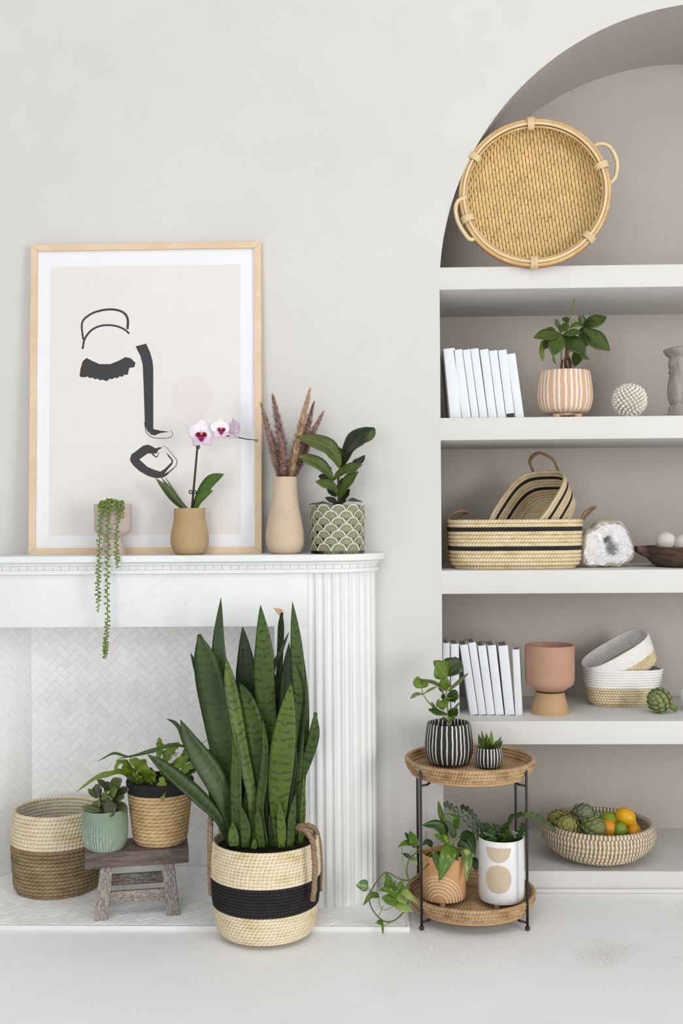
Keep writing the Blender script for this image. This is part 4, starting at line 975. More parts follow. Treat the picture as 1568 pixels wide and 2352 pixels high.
# ------------------------------------------------------------------ artichokes and fruit
M_art = [mat('artichoke_bract', srgb(136, 146, 92), .6, .25, 50), mat('artichoke_bract_olive', srgb(154, 150, 86), .65, .3, 60), mat('artichoke_bract_grey', srgb(142, 146, 116), .6, .22, 50)]
M_astem = mat('artichoke_stem', srgb(120, 140, 78), .6, .15, 40)
br_me = {}
def artichoke(c, r, axis, mi_, label, group, stem=True, n=64):
    e = thing('artichoke', label, 'artichoke', c, group); e.rotation_euler = V(axis).to_track_quat('Z', 'Y').to_euler()
    m = M_art[mi_]
    put('heart', lathe([(.0001, -.92*r), (.5*r, -.75*r), (.78*r, -.3*r), (.78*r, .15*r), (.5*r, .62*r), (.0001, .85*r)], 18, 16), m, e)
    if mi_ not in br_me:
        g_ = leaf([V((0, 0, 0)), V((.12, 0, .35)), V((.14, 0, .75)), V((.02, 0, 1.05))], (1, 0, .1), ovate(.36, .7, .5, .08), 6, 4, thick=.05, cup=-.28, fold=-.1)
        o = put('bract', g_, m, e); br_me[mi_] = o.data
    else: o = ob('bract', br_me[mi_], e)
    first = True
    for i in range(n):
        t_ = i/(n-1); th_ = PI*(.86-.80*t_); a_ = i*2.39996
        if not first: o = ob('bract', br_me[mi_], e)
        first = False
        R_ = r*.80*math.sin(th_)+.02*r; z = -r*.82*math.cos(PI-th_) if False else r*.82*math.cos(th_)
        s_ = r*(.62-.16*abs(2*t_-.9))
        o.location = (R_*math.cos(a_), R_*math.sin(a_), z-.18*r); tilt = (PI/2-th_)*.82
        o.rotation_euler = (Matrix.Rotation(a_, 3, 'Z') @ Matrix.Rotation(-tilt*1.0, 3, 'Y')).to_euler(); o.scale = (s_, s_*1.0, s_)
    if stem: put('stem', tube([V((0, 0, -.8*r)), V((.05*r, 0, -1.2*r)), V((.1*r, 0, -1.62*r))], [r*.26, r*.22, r*.23], 10), M_astem, e)
    return e
pA = P(1512, 1608, .11); r_ = 30*S(.11)
artichoke(V((pA.x, .11, z4+r_*1.0)), r_, (-.85, -.25, .45), 0, 'green artichoke lying on the shelf by the cord baskets', 'artichokes')
# seagrass fruit bowl with white stitching
t = NT('seagrass_white_stitch'); u, v_ = t.uv()
sq = t.math('FRACT', t.math('MULTIPLY', u, 98)); f_ = t.ramp(sq, [(0, (0, 0, 0, 1)), (.08, (1, 1, 1, 1)), (.44, (1, 1, 1, 1)), (.52, (0, 0, 0, 1))])
grass = t.ramp(t.noise(60, 4, .6), [(.3, srgb(142, 116, 70)), (.5, srgb(170, 144, 94)), (.7, srgb(192, 170, 120))])
t.bump(t.math('ADD', f_, t.math('MULTIPLY', t.noise(500, 2), .4)), .8, .0018); M_sea = t.out(t.mix(f_, grass, srgb(236, 230, 224)), .8, .2)
FYc = .116; zl = LEDGE
pl = Place('fruit_basket', 'round seagrass bowl with white stitching holding artichokes and citrus', 'basket', 1373, 1990, FYc, zl)
s_ = pl.s; rim_z = pl.L(1373, 1891).z; rws = [(119, 1.0), (122, .87), (122.5, .74), (120, .60), (114, .46), (104, .32), (90, .18), (72, .07)]
rings = [(hw*s_, hw*s_, .006+(rim_z-.006)*k) for hw, k in rws]
for i, (a, b, z) in enumerate(rings):
    q = superring(a, b, z, 96, 2.0); sh = i*13 % 96; put('coil', tube(q[sh:]+q[:sh], rim_z*.088, 8, closed=True), M_sea, pl.root)
put('base', lathe([(0, .004), (40*s_, .004), (76*s_, .007)], 48), M_sea, pl.root); put('inner_lining', lathe([(0, .008), (70*s_, .010)]+[(a-.004, z) for a, b, z in rings[::-1][:-1]], 48), M_sea, pl.root)
def fr_p(px, py, dy): p = P(px, py, FYc+dy); return V((p.x, FYc+dy, p.z))
AG = 'artichokes'
S1 = S(FYc)
artichoke(fr_p(1283, 1886, .03), 30*S1, (-.7, -.2, .7), 1, 'olive artichoke at the rim of the seagrass bowl under the cactus stem', AG, False)
artichoke(fr_p(1300, 1897, -.045), 31*S1, (.1, -.7, .75), 1, 'yellowish artichoke with brown-edged bracts in the seagrass bowl', AG, False)
artichoke(fr_p(1340, 1872, .045), 30*S1, (.55, -.5, .6), 2, 'grey-green artichoke topmost in the seagrass bowl', AG, False)
artichoke(fr_p(1364, 1903, -.052), 31*S1, (.75, -.5, .25), 0, 'smooth green artichoke beside the orange in the seagrass bowl', AG, False)
def citrus(name, px, py, dy, r, col, label, cat_, group=None, nip=0.0, axis=(0, 0, 1), st=1.0):
    t_ = NT(name+'_peel'); n_ = t_.noise(160, 2, .5); t_.bump(n_, .35, .0012)
    m = t_.out(t_.ramp(t_.noise(18, 3), [(.3, sc_(col, .9)), (.7, sc_(col, 1.1))]), .38, .45); r *= S1
    pr = [(r*math.sin(PI*i/20), -r*st*math.cos(PI*i/20)) for i in range(21)]
    if nip: pr = [(max(a, .00001) if i not in (18, 19) else a*.75, z+(r*nip*(i-17)/3 if i > 17 else 0)) for i, (a, z) in enumerate(pr)]
    e = thing(name, label, cat_, fr_p(px, py, dy), group); e.rotation_euler = V(axis).to_track_quat('Z', 'Y').to_euler()
    put('peel', lathe(pr, 28), m, e); put('stalk_scar', xf(lathe([(.0001, .0012), (r*.09, .0008), (r*.11, 0)], 10), Matrix.Translation(V((0, 0, -r*st-.0002))) @ Matrix.Rotation(PI, 4, 'X')), M_astem, e)
citrus('lime', 1396, 1888, .01, 23, srgb(132, 156, 40), 'large green lime behind the orange in the seagrass bowl', 'lime', 'limes in the bowl', .08, (.4, -.3, .8))
citrus('lime', 1424, 1906, -.04, 17, srgb(134, 156, 44), 'small green lime between the two oranges in the bowl', 'lime', 'limes in the bowl', .1, (-.3, -.5, .8))
citrus('orange', 1396, 1903, -.03, 20, srgb(234, 156, 30), 'orange pressed against the smooth green artichoke', 'orange', 'oranges in the bowl', 0, (.3, -.2, .9))
citrus('orange', 1456, 1911, -.02, 17, srgb(238, 166, 28), 'orange low against the bowl rim under the lemon', 'orange', 'oranges in the bowl')
citrus('lemon', 1436, 1877, .0, 21, srgb(238, 178, 24), 'yellow lemon lying on top of the fruit in the bowl', 'lemon', None, .32, (.75, -.3, -.45), 1.12)
# ------------------------------------------------------------------ two-tier plant stand
M_blk = mat('black_metal', srgb(30, 30, 32), .4, .1, 30, spec=.5)
M_tray = rope('seagrass_tray_braid', [srgb(140, 108, 74), srgb(178, 144, 106), srgb(204, 174, 134), srgb(164, 130, 92)], 130, 1.0, dark=.58)
M_hoop = wood('pale_hoop_wood', srgb(196, 152, 104), srgb(216, 176, 128), .5, 12, (3, 3, 3), .05)
SYc = -.170; LF, LB = -.270, -.068
xa, xb = P(968, 2124, LF).x, P(1211, 2124, LF).x; SXc = (xa+xb)/2; LX = (xb-xa)/2; TRr = .1545
stand = thing('plant_stand', 'two-tier black metal plant stand with round seagrass trays', 'plant stand', (SXc, SYc, 0))
ZT, ZB = .360, .031                                # undersides of the two trays
LT = .386
for sx_ in (-1, 1):
    for ly in (LF, LB):
        x, y = sx_*LX, ly-SYc
        lg = put('leg', tube([V((x, y, .010)), V((x, y, .2)), V((x, y, LT-.003)), V((x, y, LT))], [.0033, .0033, .0033, .002], 10), M_blk, stand)
        put('ball_foot', xf(lathe([(.0062*math.sin(PI*i/10), -.0062*math.cos(PI*i/10)) for i in range(11)], 14), Matrix.Translation(V((x, y, .0062)))), M_blk, lg)
        k = .86
        for z in (ZT-.012, ZB-.012): put('bracket', tube([V((x, y, z)), V((x*k, y*k, z)), V((x*.8, y*.8, z+.006))], .0028, 8), M_blk, lg)
for z in (ZT, ZB):
    put('support_ring', tube(superring(TRr-.03, TRr-.03, z-.005, 64), .0028, 8, closed=True), M_blk, stand)
    tr_ = bpy.data.objects.new('tray', None); C.objects.link(tr_); tr_.parent = stand; tr_.location = (0, 0, z); tr_.empty_display_size = .02
    put('hoop', tube(superring(TRr-.010, TRr-.010, .0, 80), .0035, 8, closed=True), M_hoop, tr_)
    rr = [(TRr+.002, .0325), (TRr+.001, .0240), (TRr-.002, .0155), (TRr-.008, .0075)]
    for r, zz in rr: put('coil', tube(superring(r, r, zz, 96), .0053, 8, closed=True), M_tray, tr_)
    geo = [tube(superring(max(TRr-.016-k*.0088, .003), max(TRr-.016-k*.0088, .003), .0055, 72), .0048, 6, closed=True) for k in range(16)]
    put('woven_floor', join(*geo), M_tray, tr_)
TZ_ = ZT+.0102; BZ_ = ZB+.0102

# ------------------------------------------------------------------ black striped pots on the upper tray
M_bstr = striped('black_striped_pot', srgb(50, 49, 50), srgb(232, 228, 222), 5, [(.07, .026), (.21, .023), (.36, .026), (.5, .024), (.70, .024), (.88, .024)], .75, .010)
M_bfoot = mat('black_ceramic', srgb(46, 45, 46), .75, .1)
GP = 'black pots with white stripes'
pl = Place('clusia', 'green clusia in a large black and white striped pot', 'potted plant', 1031, 1762, -.135, TZ_, GP)
pot(pl, [(49.5, 1660), (53, 1682), (55.4, 1708), (54, 1728), (48, 1745), (38, 1754), (20, 1757)], M_bstr, sm=36, inner=.9, lift=6, drop=14, n=64)
legs(pl, 30, 8, 8, M_bfoot, (-100, 20, 140))
M_cl = leafmat('clusia_leaf', srgb(74, 112, 32), srgb(102, 140, 44), srgb(150, 178, 84), .32, 16, mid=.02); M_cld = leafmat('clusia_leaf_dark', srgb(42, 70, 28), srgb(62, 94, 36), srgb(104, 132, 62), .35, 16, mid=.02)
M_clu = leafmat('clusia_leaf_underside', srgb(104, 122, 84), srgb(124, 140, 98), srgb(150, 164, 120), .5, 16, mid=.02); M_clst = mat('clusia_stem', srgb(136, 154, 52), .5, .1, 30)
Z = zm_(920, 1480, .16582); k_ = .16582
def cl(pts, hw, m, dy=(0, -.02), face=(0, -.8, .6), **kw): leafpx(pl, Z(pts), hw*k_*1.28, m, dy, face, w=lambda h: ovate(h, .12, .62, .25), fold=.08, thick=.0014, **kw)
tubepx(pl, Z([(670, 1180), (655, 960), (635, 700), (630, 465)]), 16*k_, M_clst, 0, taper=.6); tubepx(pl, Z([(650, 985), (500, 890), (400, 820), (310, 690), (290, 595)]), 11*k_, M_clst, (0, -.02), taper=.7, name='branch')
cl([(630, 468), (575, 370), (490, 262)], 118, M_cl, (-.01, -.03), (.15, -.9, .4)); cl([(650, 440), (715, 320), (790, 190)], 118, M_cld, (.01, .03), (-.1, -.9, .4)); cl([(665, 440), (745, 340), (842, 262)], 70, M_cld, (-.005, -.02), (-.3, -.5, .8)); cl([(620, 440), (545, 300), (460, 232)], 55, M_cl, (.01, .04))
cl([(622, 640), (615, 560), (640, 472)], 66, M_cl, (-.005, -.02), (0, -.95, .2)); cl([(595, 615), (460, 525), (275, 482)], 34, M_clu, (0, -.03), (.1, -.5, -.8)); cl([(650, 650), (770, 550), (930, 405)], 26, M_clu, (0, .0), (0, -.5, .8))
cl([(655, 780), (730, 720), (800, 735)], 72, M_cld, (0, -.02), (-.2, -.95, .1)); cl([(640, 850), (620, 800), (615, 745)], 108, M_cl, (-.01, -.03), (0, -.8, .6)); cl([(640, 965), (510, 945), (385, 902)], 36, M_cld, (-.005, -.03), (0, -.8, .6))
cl([(660, 1000), (720, 950), (783, 885)], 52, M_cld, (0, -.02), (.2, -.9, .2)); cl([(660, 995), (745, 890), (832, 785)], 14, M_clu, (0, .01)); cl([(665, 1080), (720, 1025), (755, 985)], 22, M_cl, (-.01, -.02)); cl([(655, 1075), (610, 1040), (565, 1025)], 20, M_cld, (-.01, -.02))
cl([(292, 600), (238, 540), (228, 445)], 55, M_cl, (-.02, -.03), (.3, -.9, .1)); cl([(295, 600), (335, 550), (350, 480)], 42, M_cl, (-.02, -.02), (-.4, -.9, .1)); cl([(310, 690), (220, 690), (135, 750)], 24, M_clu, (-.02, -.04), (0, -.7, .7)); cl([(312, 690), (400, 632), (502, 585)], 13, M_clu, (-.02, .0)); cl([(485, 885), (440, 850), (420, 818)], 34, M_cl, (-.01, -.03)); cl([(492, 880), (505, 810), (538, 755)], 12, M_clu, (-.01, -.01)); cl([(605, 695), (560, 640), (520, 598)], 12, M_cld, (0, .0)); cl([(610, 775), (590, 730), (610, 690)], 26, M_cld, (.01, .0))

pl = Place('haworthia', 'spiky haworthia in a small black and white striped pot', 'potted plant', 1121.7, 1766, -.172, TZ_, GP)
M_bstr2 = striped('black_striped_small_pot', srgb(46, 45, 47), srgb(232, 228, 224), 4, [(.07, .033), (.21, .03), (.38, .033), (.55, .03), (.72, .03), (.9, .03)], .75, .012)
pot(pl, [(29, 1716), (31.5, 1727), (32.5, 1740), (30, 1753), (22, 1763), (10, 1764)], M_bstr2, sm=28, inner=.88, lift=3.5, drop=5)
legs(pl, 17, 5, 5, M_bfoot, (-120, -50, 40, 140))
M_haw = leafmat('haworthia_leaf', srgb(62, 90, 48), srgb(92, 120, 62), srgb(120, 146, 90), .5, 90, mid=.01); M_hawl = leafmat('haworthia_inner_leaf', srgb(104, 140, 56), srgb(130, 164, 72), srgb(150, 180, 96), .5, 90, mid=.01)
for (x0, x1, y1, dx, d, m, hw) in ((1180, 1080, 1240, -60, -.015, M_haw, 38), (1190, 1118, 1195, -20, .01, M_haw, 32), (1200, 1182, 1225, 0, .015, M_haw, 34), (1215, 1205, 1252, 0, -.005, M_hawl, 26), (1235, 1256, 1195, 15, -.005, M_hawl, 40), (1250, 1390, 1272, 60, .0, M_haw, 36), (1260, 1407, 1335, 60, -.02, M_haw, 36), (1230, 1330, 1328, 40, .012, M_haw, 30), (1180, 1150, 1290, -30, -.02, M_haw, 40), (1210, 1225, 1300, 5, -.025, M_haw, 42), (1165, 1110, 1330, -50, -.025, M_haw, 40), (1245, 1300, 1370, 30, -.03, M_haw, 38)):
    leafpx(pl, Z([(x0, 1450), ((x0+x1)/2+dx*.4, (1440+y1)/2+20), (x1, y1)]), hw*k_, m, (0, d), (0, -.9, .4), w=lambda h: ovate(h, .8, .2, .02), thick=.003, fold=.3, nl=8)

# ------------------------------------------------------------------ pothos in a peach pot with painted arches
def patch(pl, name, pts, R_, m, parent, proud=.0005, cyl_c=0.0):
    """thin painted shape laid on a pot wall: pts = (arc length, height) polygon round the front"""
    tri = tessellate_polygon([[V((x, z, 0)) for x, z in pts]]); n = len(pts)
    f = lambda q, k: V(((R_+k)*math.sin(q[0]/R_), -(R_+k)*math.cos(q[0]/R_), q[1]))
    v_ = [f(q, proud) for q in pts]+[f(q, -.0008) for q in pts]; f_ = [list(t_) for t_ in tri]+[[i, (i+1) % n, (i+1) % n+n, i+n] for i in range(n)]
    return put(name, (v_, f_, [[(0, 0)]*len(q) for q in f_]), m, parent, smooth=False, fix=False)
def grid_patch(name, shape, R_, m, parent, nx=14, nz=12, proud=.0006):
    """shape(t in 0..1) -> (x left, x right, z): rows of a filled outline wrapped on a cylinder"""
    v_, f_ = [], []
    for i in range(nz+1):
        a, b, z = shape(i/nz)
        for j in range(nx+1): x = a+(b-a)*j/nx; v_.append(V(((R_+proud)*math.sin(x/R_), -(R_+proud)*math.cos(x/R_), z)))
    for i in range(nz):
        for j in range(nx): q = i*(nx+1)+j; f_.append([q, q+1, q+nx+2, q+nx+1])
    return put(name, (v_, f_, [[(0, 0)]*4 for q in f_]), m, parent)
M_pch = mat('peach_matt_glaze', srgb(216, 166, 118), .7, .05, 14); M_pcl = mat('pale_arch_paint', srgb(236, 206, 170), .8, .04, 30); M_peg = mat('beech_peg', srgb(212, 182, 156), .6, .08, 40)
pl = Place('pothos', 'trailing pothos in a peach pot painted with pale arches', 'potted plant', 1019, 2075, -.19, BZ_)
body, H_ = pot(pl, [(50.5, 1958), (50.5, 2000), (50, 2045), (48.5, 2058), (45, 2062), (20, 2062)], M_pch, inner=.92, lift=12.5, drop=12)
legs(pl, 33, 14, 8, M_peg, (-100, 20, 140), 'peg_foot'); R_ = 50.3*pl.s; zb = 13.5*pl.s
for q, rho in enumerate((19, 26.5, 34, 41.5, 49, 56)):
    n_ = 44; vs, fs = [], []; r0, r1 = (rho-1.6)*pl.s, (rho+1.6)*pl.s
    for i in range(n_+1):
        a_ = PI*i/n_
        for rr in (r0, r1): x = -14*pl.s+rr*math.cos(a_); z = zb+rr*math.sin(a_)*1.05; vs.append(V(((R_+.0006)*math.sin(x/R_), -(R_+.0006)*math.cos(x/R_), z)))
    for i in range(n_): fs.append([2*i, 2*i+1, 2*i+3, 2*i+2])
    put('painted_arch', (vs, fs, [[(0, 0)]*4]*n_), M_pcl, body)
def pothos_mat(name, c0, c1, cv, thr):
    t_ = NT(name); u, v_ = t_.uv(); c0, c1, cv = gr(c0), gr(c1), gr(cv); base = t_.ramp(t_.noise(30, 3), [(.3, c0), (.7, c1)])
    sp_ = t_.ramp(t_.noise(70, 4, .65, stretch=(1, 1, .6)), [(thr, (0, 0, 0, 1)), (thr+.07, (1, 1, 1, 1))]); q = t_.math('ABSOLUTE', t_.math('SUBTRACT', u, .5))
    col = t_.mix(t_.math('MULTIPLY', sp_, .8), base, cv); col = t_.mix(t_.ramp(q, [(0, (.8, .8, .8, 1)), (.03, (0, 0, 0, 1))]), col, sc_(c1, 1.5)); return t_.out(col, .32, .45)
M_po = pothos_mat('pothos_leaf', srgb(66, 108, 36), srgb(90, 138, 46), srgb(168, 192, 90), .58); M_pod = pothos_mat('pothos_leaf_deep', srgb(38, 70, 30), srgb(58, 94, 38), srgb(120, 150, 70), .66); M_pol = pothos_mat('pothos_leaf_pale', srgb(112, 150, 68), srgb(136, 172, 86), srgb(182, 204, 122), .58)
M_vine = mat('pothos_vine', srgb(92, 100, 44), .5, .2, 60); M_pet = mat('pothos_petiole', srgb(134, 152, 62), .5, .1, 60)
Z = zm_(800, 1860, .20408); k_ = .20408
def po(pts, hw, m, dy=(0, -.03), face=(0, -.85, .5), pet=None, **kw):
    leafpx(pl, Z(pts), hw*k_, m, dy, face, w=lambda h: ovate(h, .55, .28, .02), fold=.22, nl=12, **kw)
    if pet: tubepx(pl, Z(pet), 5*k_, M_pet, (pet_d, dy[0] if isinstance(dy, tuple) else 0), name='petiole', seg=6, n=10)
pet_d = 0.0; ctr_ = (1060, 560)
po([(1115, 255), (985, 175), (825, 175)], 66, M_pod, (-.01, -.04), pet=[ctr_, (1140, 380), (1115, 255)]); po([(1085, 150), (1040, 30), (1010, -110)], 36, M_po, (.0, .0), (-.3, -.9, .1), pet=[ctr_, (1120, 340), (1085, 150)]); po([(1215, 205), (1215, 105), (1090, 42)], 48, M_po, (.0, -.01), (-.5, -.7, .4), pet=[ctr_, (1190, 380), (1215, 205)]); po([(1190, 310), (1150, 200), (1090, 100)], 45, M_pod, (-.01, -.02), (.4, -.9, .1))
po([(1125, 335), (1045, 320), (955, 272)], 50, M_po, (-.02, -.05), pet=[ctr_, (1130, 430), (1125, 335)]); po([(1150, 400), (1095, 560), (1020, 805)], 88, M_po, (-.045, -.072, -.08), (.0, -.98, .2), pet=[ctr_, (1120, 440), (1150, 400)]); po([(955, 465), (1000, 590), (1030, 725)], 36, M_po, (-.04, -.07), (-.2, -.95, .2)); po([(1285, 435), (1345, 570), (1325, 815)], 56, M_po, (-.03, -.06), (.2, -.95, .3), pet=[ctr_, (1160, 430), (1285, 435)])
po([(1265, 285), (1370, 320), (1425, 520)], 62, M_pod, (.01, -.02), (.3, -.8, .5), pet=[ctr_, (1180, 380), (1265, 285)]); po([(1240, 360), (1320, 410), (1400, 490)], 66, M_pod, (.0, -.02)); po([(1395, 540), (1425, 620), (1440, 690)], 50, M_pod, (.02, .0)); po([(1160, 450), (1200, 510), (1238, 580)], 42, M_po, (-.03, -.06)); po([(945, 395), (880, 365), (832, 400)], 36, M_pod, (-.01, -.03))
po([(765, 415), (715, 310), (690, 235)], 52, M_po, (-.03, -.05), (.1, -.95, .2)); po([(690, 330), (660, 290), (635, 250)], 26, M_pod, (-.02, -.02)); po([(735, 375), (640, 375), (552, 422)], 34, M_po, (-.02, -.05)); po([(695, 535), (645, 510), (602, 485)], 24, M_pod, (-.03, -.04)); po([(700, 540), (750, 570), (772, 640)], 24, M_po, (-.03, -.04))
D_ = -.10
po([(215, 855), (150, 850), (84, 850)], 62, M_po, (D_, D_-.01), (0, -.95, .3)); po([(440, 890), (460, 800), (415, 698)], 52, M_po, (D_, D_), (-.2, -.95, .2)); po([(610, 935), (590, 860), (610, 785)], 50, M_po, (D_, D_)); po([(545, 965), (440, 905), (338, 905)], 44, M_po, (D_-.01, D_-.03), (0, -.7, .7)); po([(540, 1015), (450, 1010), (368, 985)], 66, M_po, (D_-.01, D_-.04), (0, -.85, .5)); po([(340, 965), (250, 970), (163, 1078)], 36, M_po, (D_, D_-.02), (0, -.7, .7))
po([(560, 990), (600, 1080), (725, 1148)], 72, M_pol, (D_, D_-.02)); po([(595, 920), (670, 960), (778, 1062)], 44, M_pol, (D_-.01, D_-.03)); po([(525, 915), (500, 860), (545, 795)], 44, M_pol, (D_+.01, D_+.01)); po([(388, 1268), (345, 1268), (300, 1272)], 30, M_po, (D_, D_-.02)); po([(382, 1290), (385, 1350), (390, 1400)], 13, M_po, (D_, D_-.02)); po([(530, 960), (590, 1000), (650, 1060)], 50, M_pol, (D_, D_-.02))
tubepx(pl, Z([(1000, 545), (955, 550), (840, 670), (690, 790), (560, 770), (420, 705), (310, 820), (240, 950), (250, 1080), (330, 1200), (430, 1262), (540, 1230), (640, 1120), (680, 980), (680, 800), (655, 680), (690, 550), (800, 470), (960, 485), (1030, 540)]), 7.5*k_, M_vine, [0, -.03, -.045, -.07]+[D_]*11+[-.09, -.07, -.045, -.03, 0], name='vine', n=90, seg=7)
for p_, d in (([(600, 420), (605, 560), (640, 700), (672, 792)], (-.03, D_)), ([(345, 985), (350, 1060), (385, 1130), (480, 1100), (545, 1045)], (D_, D_-.01)), ([(390, 1085), (355, 1160), (330, 1210)], (D_, D_)), ([(215, 855), (238, 890), (240, 945)], (D_, D_)), ([(390, 1310), (440, 1285), (530, 1235)], (D_, D_)), ([(830, 640), (860, 560), (960, 470)], (-.05, -.04)), ([(690, 500), (740, 455), (850, 450), (960, 490)], (-.03, -.03)), ([(875, 240), (880, 340), (1000, 520)], (-.03, 0)), ([(680, 830), (670, 900), (610, 930)], (D_, D_))): tubepx(pl, Z(p_), 4.5*k_, M_pet, d, name='petiole', seg=6, n=14)

# ------------------------------------------------------------------ fishbone cactus in a white pot
M_wpot = mat('white_glaze', srgb(242, 242, 243), .35, .015, 10, spec=.5); M_sand = speckle('sand_unglazed_patch', srgb(214, 194, 168), srgb(196, 172, 144), .85, 700, .34)
pl = Place('fishbone_cactus', 'fishbone cactus in a white pot with two sand coloured shapes', 'potted plant', 1151.5, 2078, -.203, BZ_)
body, H_ = pot(pl, [(52, 1921), (52.3, 1960), (52.3, 2040), (51.5, 2056), (49, 2063), (20, 2063)], M_wpot, inner=.94, lift=13.5, drop=14)
legs(pl, 33, 15, 8, M_peg, (-115, 5, 125), 'peg_foot'); R_ = 52.3*pl.s; s_ = pl.s
zf = lambda py: (P(1151.5, py, pl.Y-R_).z-BZ_)
z0, z1_ = zf(1949), zf(1983); c0 = -13*s_; h0 = 29.5*s_
grid_patch('painted_half_disc', lambda t_: (c0-h0*math.sqrt(max(1-(t_)**2, 0))*1.0, c0+h0*math.sqrt(max(1-t_**2, 0)), z0+(z1_-z0)*t_), R_, M_sand, body)
z0, z1_ = zf(1988), zf(2054); h1 = 29.5*s_
grid_patch('painted_oval', lambda t_: (c0-h1*max(1-abs(2*t_-1)**2.3, 0)**.5, c0+h1*max(1-abs(2*t_-1)**2.3, 0)**.5, z0+(z1_-z0)*t_), R_, M_sand, body, nz=18)
M_fb = leafmat('fishbone_stem', srgb(44, 74, 36), srgb(72, 108, 50), srgb(84, 118, 60), .42, 40, mid=.03); M_fbd = leafmat('fishbone_stem_deep', srgb(34, 58, 30), srgb(54, 84, 40), srgb(70, 100, 52), .42, 40, mid=.03)
def fb(pts, hw, m, dy, teeth, face=(0, -.85, .5), nl=None):
    nl = nl or teeth*6
    def w_(h): return lambda t_: h*(.28+.72*(1-abs(2*((t_*teeth) % 1)-1)**1.6))*(1 if t_ < .95 else .6)
    leafpx(pl, pts, hw, m, dy, face, w=w_, nl=nl, fold=.1, thick=.0018, name='flat_stem')
Zw = zm_(1070, 1820, .14668); Z8 = zm_(800, 1680, .4898)
fb(Zw([(560, 760), (600, 600), (720, 400), (860, 352), (980, 362), (1110, 385), (1230, 450), (1330, 530), (1405, 605)]), 9, M_fb, [0, -.01, -.045, -.075, -.085, -.085, -.06, -.03, -.01], 10, (.1, -.75, .65))
fb(Z8([(625, 515), (570, 430), (505, 370), (445, 335)]), 8, M_fbd, (0, -.02), 8, (-.2, -.8, .6)); fb(Z8([(645, 500), (600, 415), (565, 370), (525, 350)]), 7, M_fbd, (.0, .03), 6, (-.3, -.8, .5))
fb(Zw([(340, 790), (300, 640), (345, 475)]), 13, M_fbd, (0, -.02), 4); fb(Zw([(480, 790), (460, 640), (510, 500)]), 13, M_fbd, (0, .0), 4); fb(Zw([(620, 800), (630, 690), (690, 600)]), 12, M_fb, (-.01, -.03), 3); fb(Zw([(810, 780), (860, 630), (935, 490)]), 10, M_fb, (0, -.02), 5, (-.3, -.9, .2)); fb(Zw([(420, 790), (400, 640), (370, 560)]), 11, M_fb, (-.01, -.02), 3); fb(Zw([(560, 790), (600, 690), (570, 560)]), 11, M_fbd, (.01, .02), 3); fb(Zw([(300, 770), (400, 700), (260, 620)]), 5, M_fb, (-.01, -.02), 3); fb(Zw([(700, 790), (680, 700), (640, 620)]), 11, M_fbd, (.0, .0), 3)
# ------------------------------------------------------------------ tall two-tone basket on the hearth
M_brown = rope('brown_jute_coil', [srgb(130, 110, 82), srgb(156, 134, 102), srgb(178, 158, 126)], 75, 1.6, dark=.55)
M_straw2 = rope('pale_straw_coil', [srgb(214, 188, 142), srgb(236, 218, 180), srgb(246, 234, 206), srgb(220, 194, 146)], 100, 1.2, dark=.68)
pl = Place('two_tone_basket', 'empty two-tone basket, pale straw above brown jute, on the hearth', 'basket', 132.5, 2070, .0, HZ)
h_ = P(132, 1852, 0).z-HZ; s_ = pl.s; rr = []
n_ = 22
for i in range(n_):
    t_ = i/(n_-1); hw = 95.5+4.5*math.sin(PI*min(1, t_*1.15))-(7 if i == n_-1 else 2.5 if i == n_-2 else 0); rr.append((hw*s_, hw*s_, h_/n_/2+(h_-h_/n_)*(1-t_)))
coil_basket(pl.root, rr, lambda i: M_straw2 if i < 9 else M_brown, 96, 2.0, cr=h_/n_*.58)
t = NT('clear_plastic'); M_plastic = t.out((.95, .95, .95, 1), .08, .5, Alpha=.2)
g_ = lathe([((92-.6*math.sin(k))*s_, h_*(.98-.06*k)) for k in range(7)], 72)
put('plastic_liner', ([V((v_.x*(1+mn.noise(v_*34)*.012), v_.y*(1+mn.noise(v_*34)*.012), v_.z)) for v_ in g_[0]], g_[1], g_[2]), M_plastic, pl.root)

# ------------------------------------------------------------------ stool with two plants
M_stool = wood('weathered_brown_wood', srgb(84, 72, 68), srgb(132, 116, 108), .75, 16, (1.2, 8, 8), .3, None); M_leg = wood('limed_wood', srgb(98, 86, 80), srgb(146, 132, 124), .8, 14, (8, 8, 1.2), .3, srgb(206, 198, 190))
SA = math.radians(12); A_ = P(194, 1962, -.258); sz = A_.z; ax = V((math.cos(SA), math.sin(SA), 0)); dp = V((-math.sin(SA), math.cos(SA), 0)); SL, SD = .252, .118
oc = V((A_.x, -.258, 0))+ax*SL/2+dp*SD/2
stool = thing('low_stool', 'small weathered wooden stool on the hearth', 'stool', (oc.x, oc.y, HZ), rotz=SA); sh = sz-HZ
def wob(g, k=.0012): return [p+V((mn.noise(p*40), mn.noise(p*40+V((5, 0, 0))), mn.noise(p*40+V((0, 7, 0)))))*k for p in g[0]], g[1], g[2]
bm = bmesh.new(); bmesh.ops.create_grid(bm, x_segments=1, y_segments=1, size=1); bm.free()
put('seat', box(-SL/2, SL/2, -SD/2, SD/2, sh-.038, sh, .003), M_stool, stool, sharp=40)
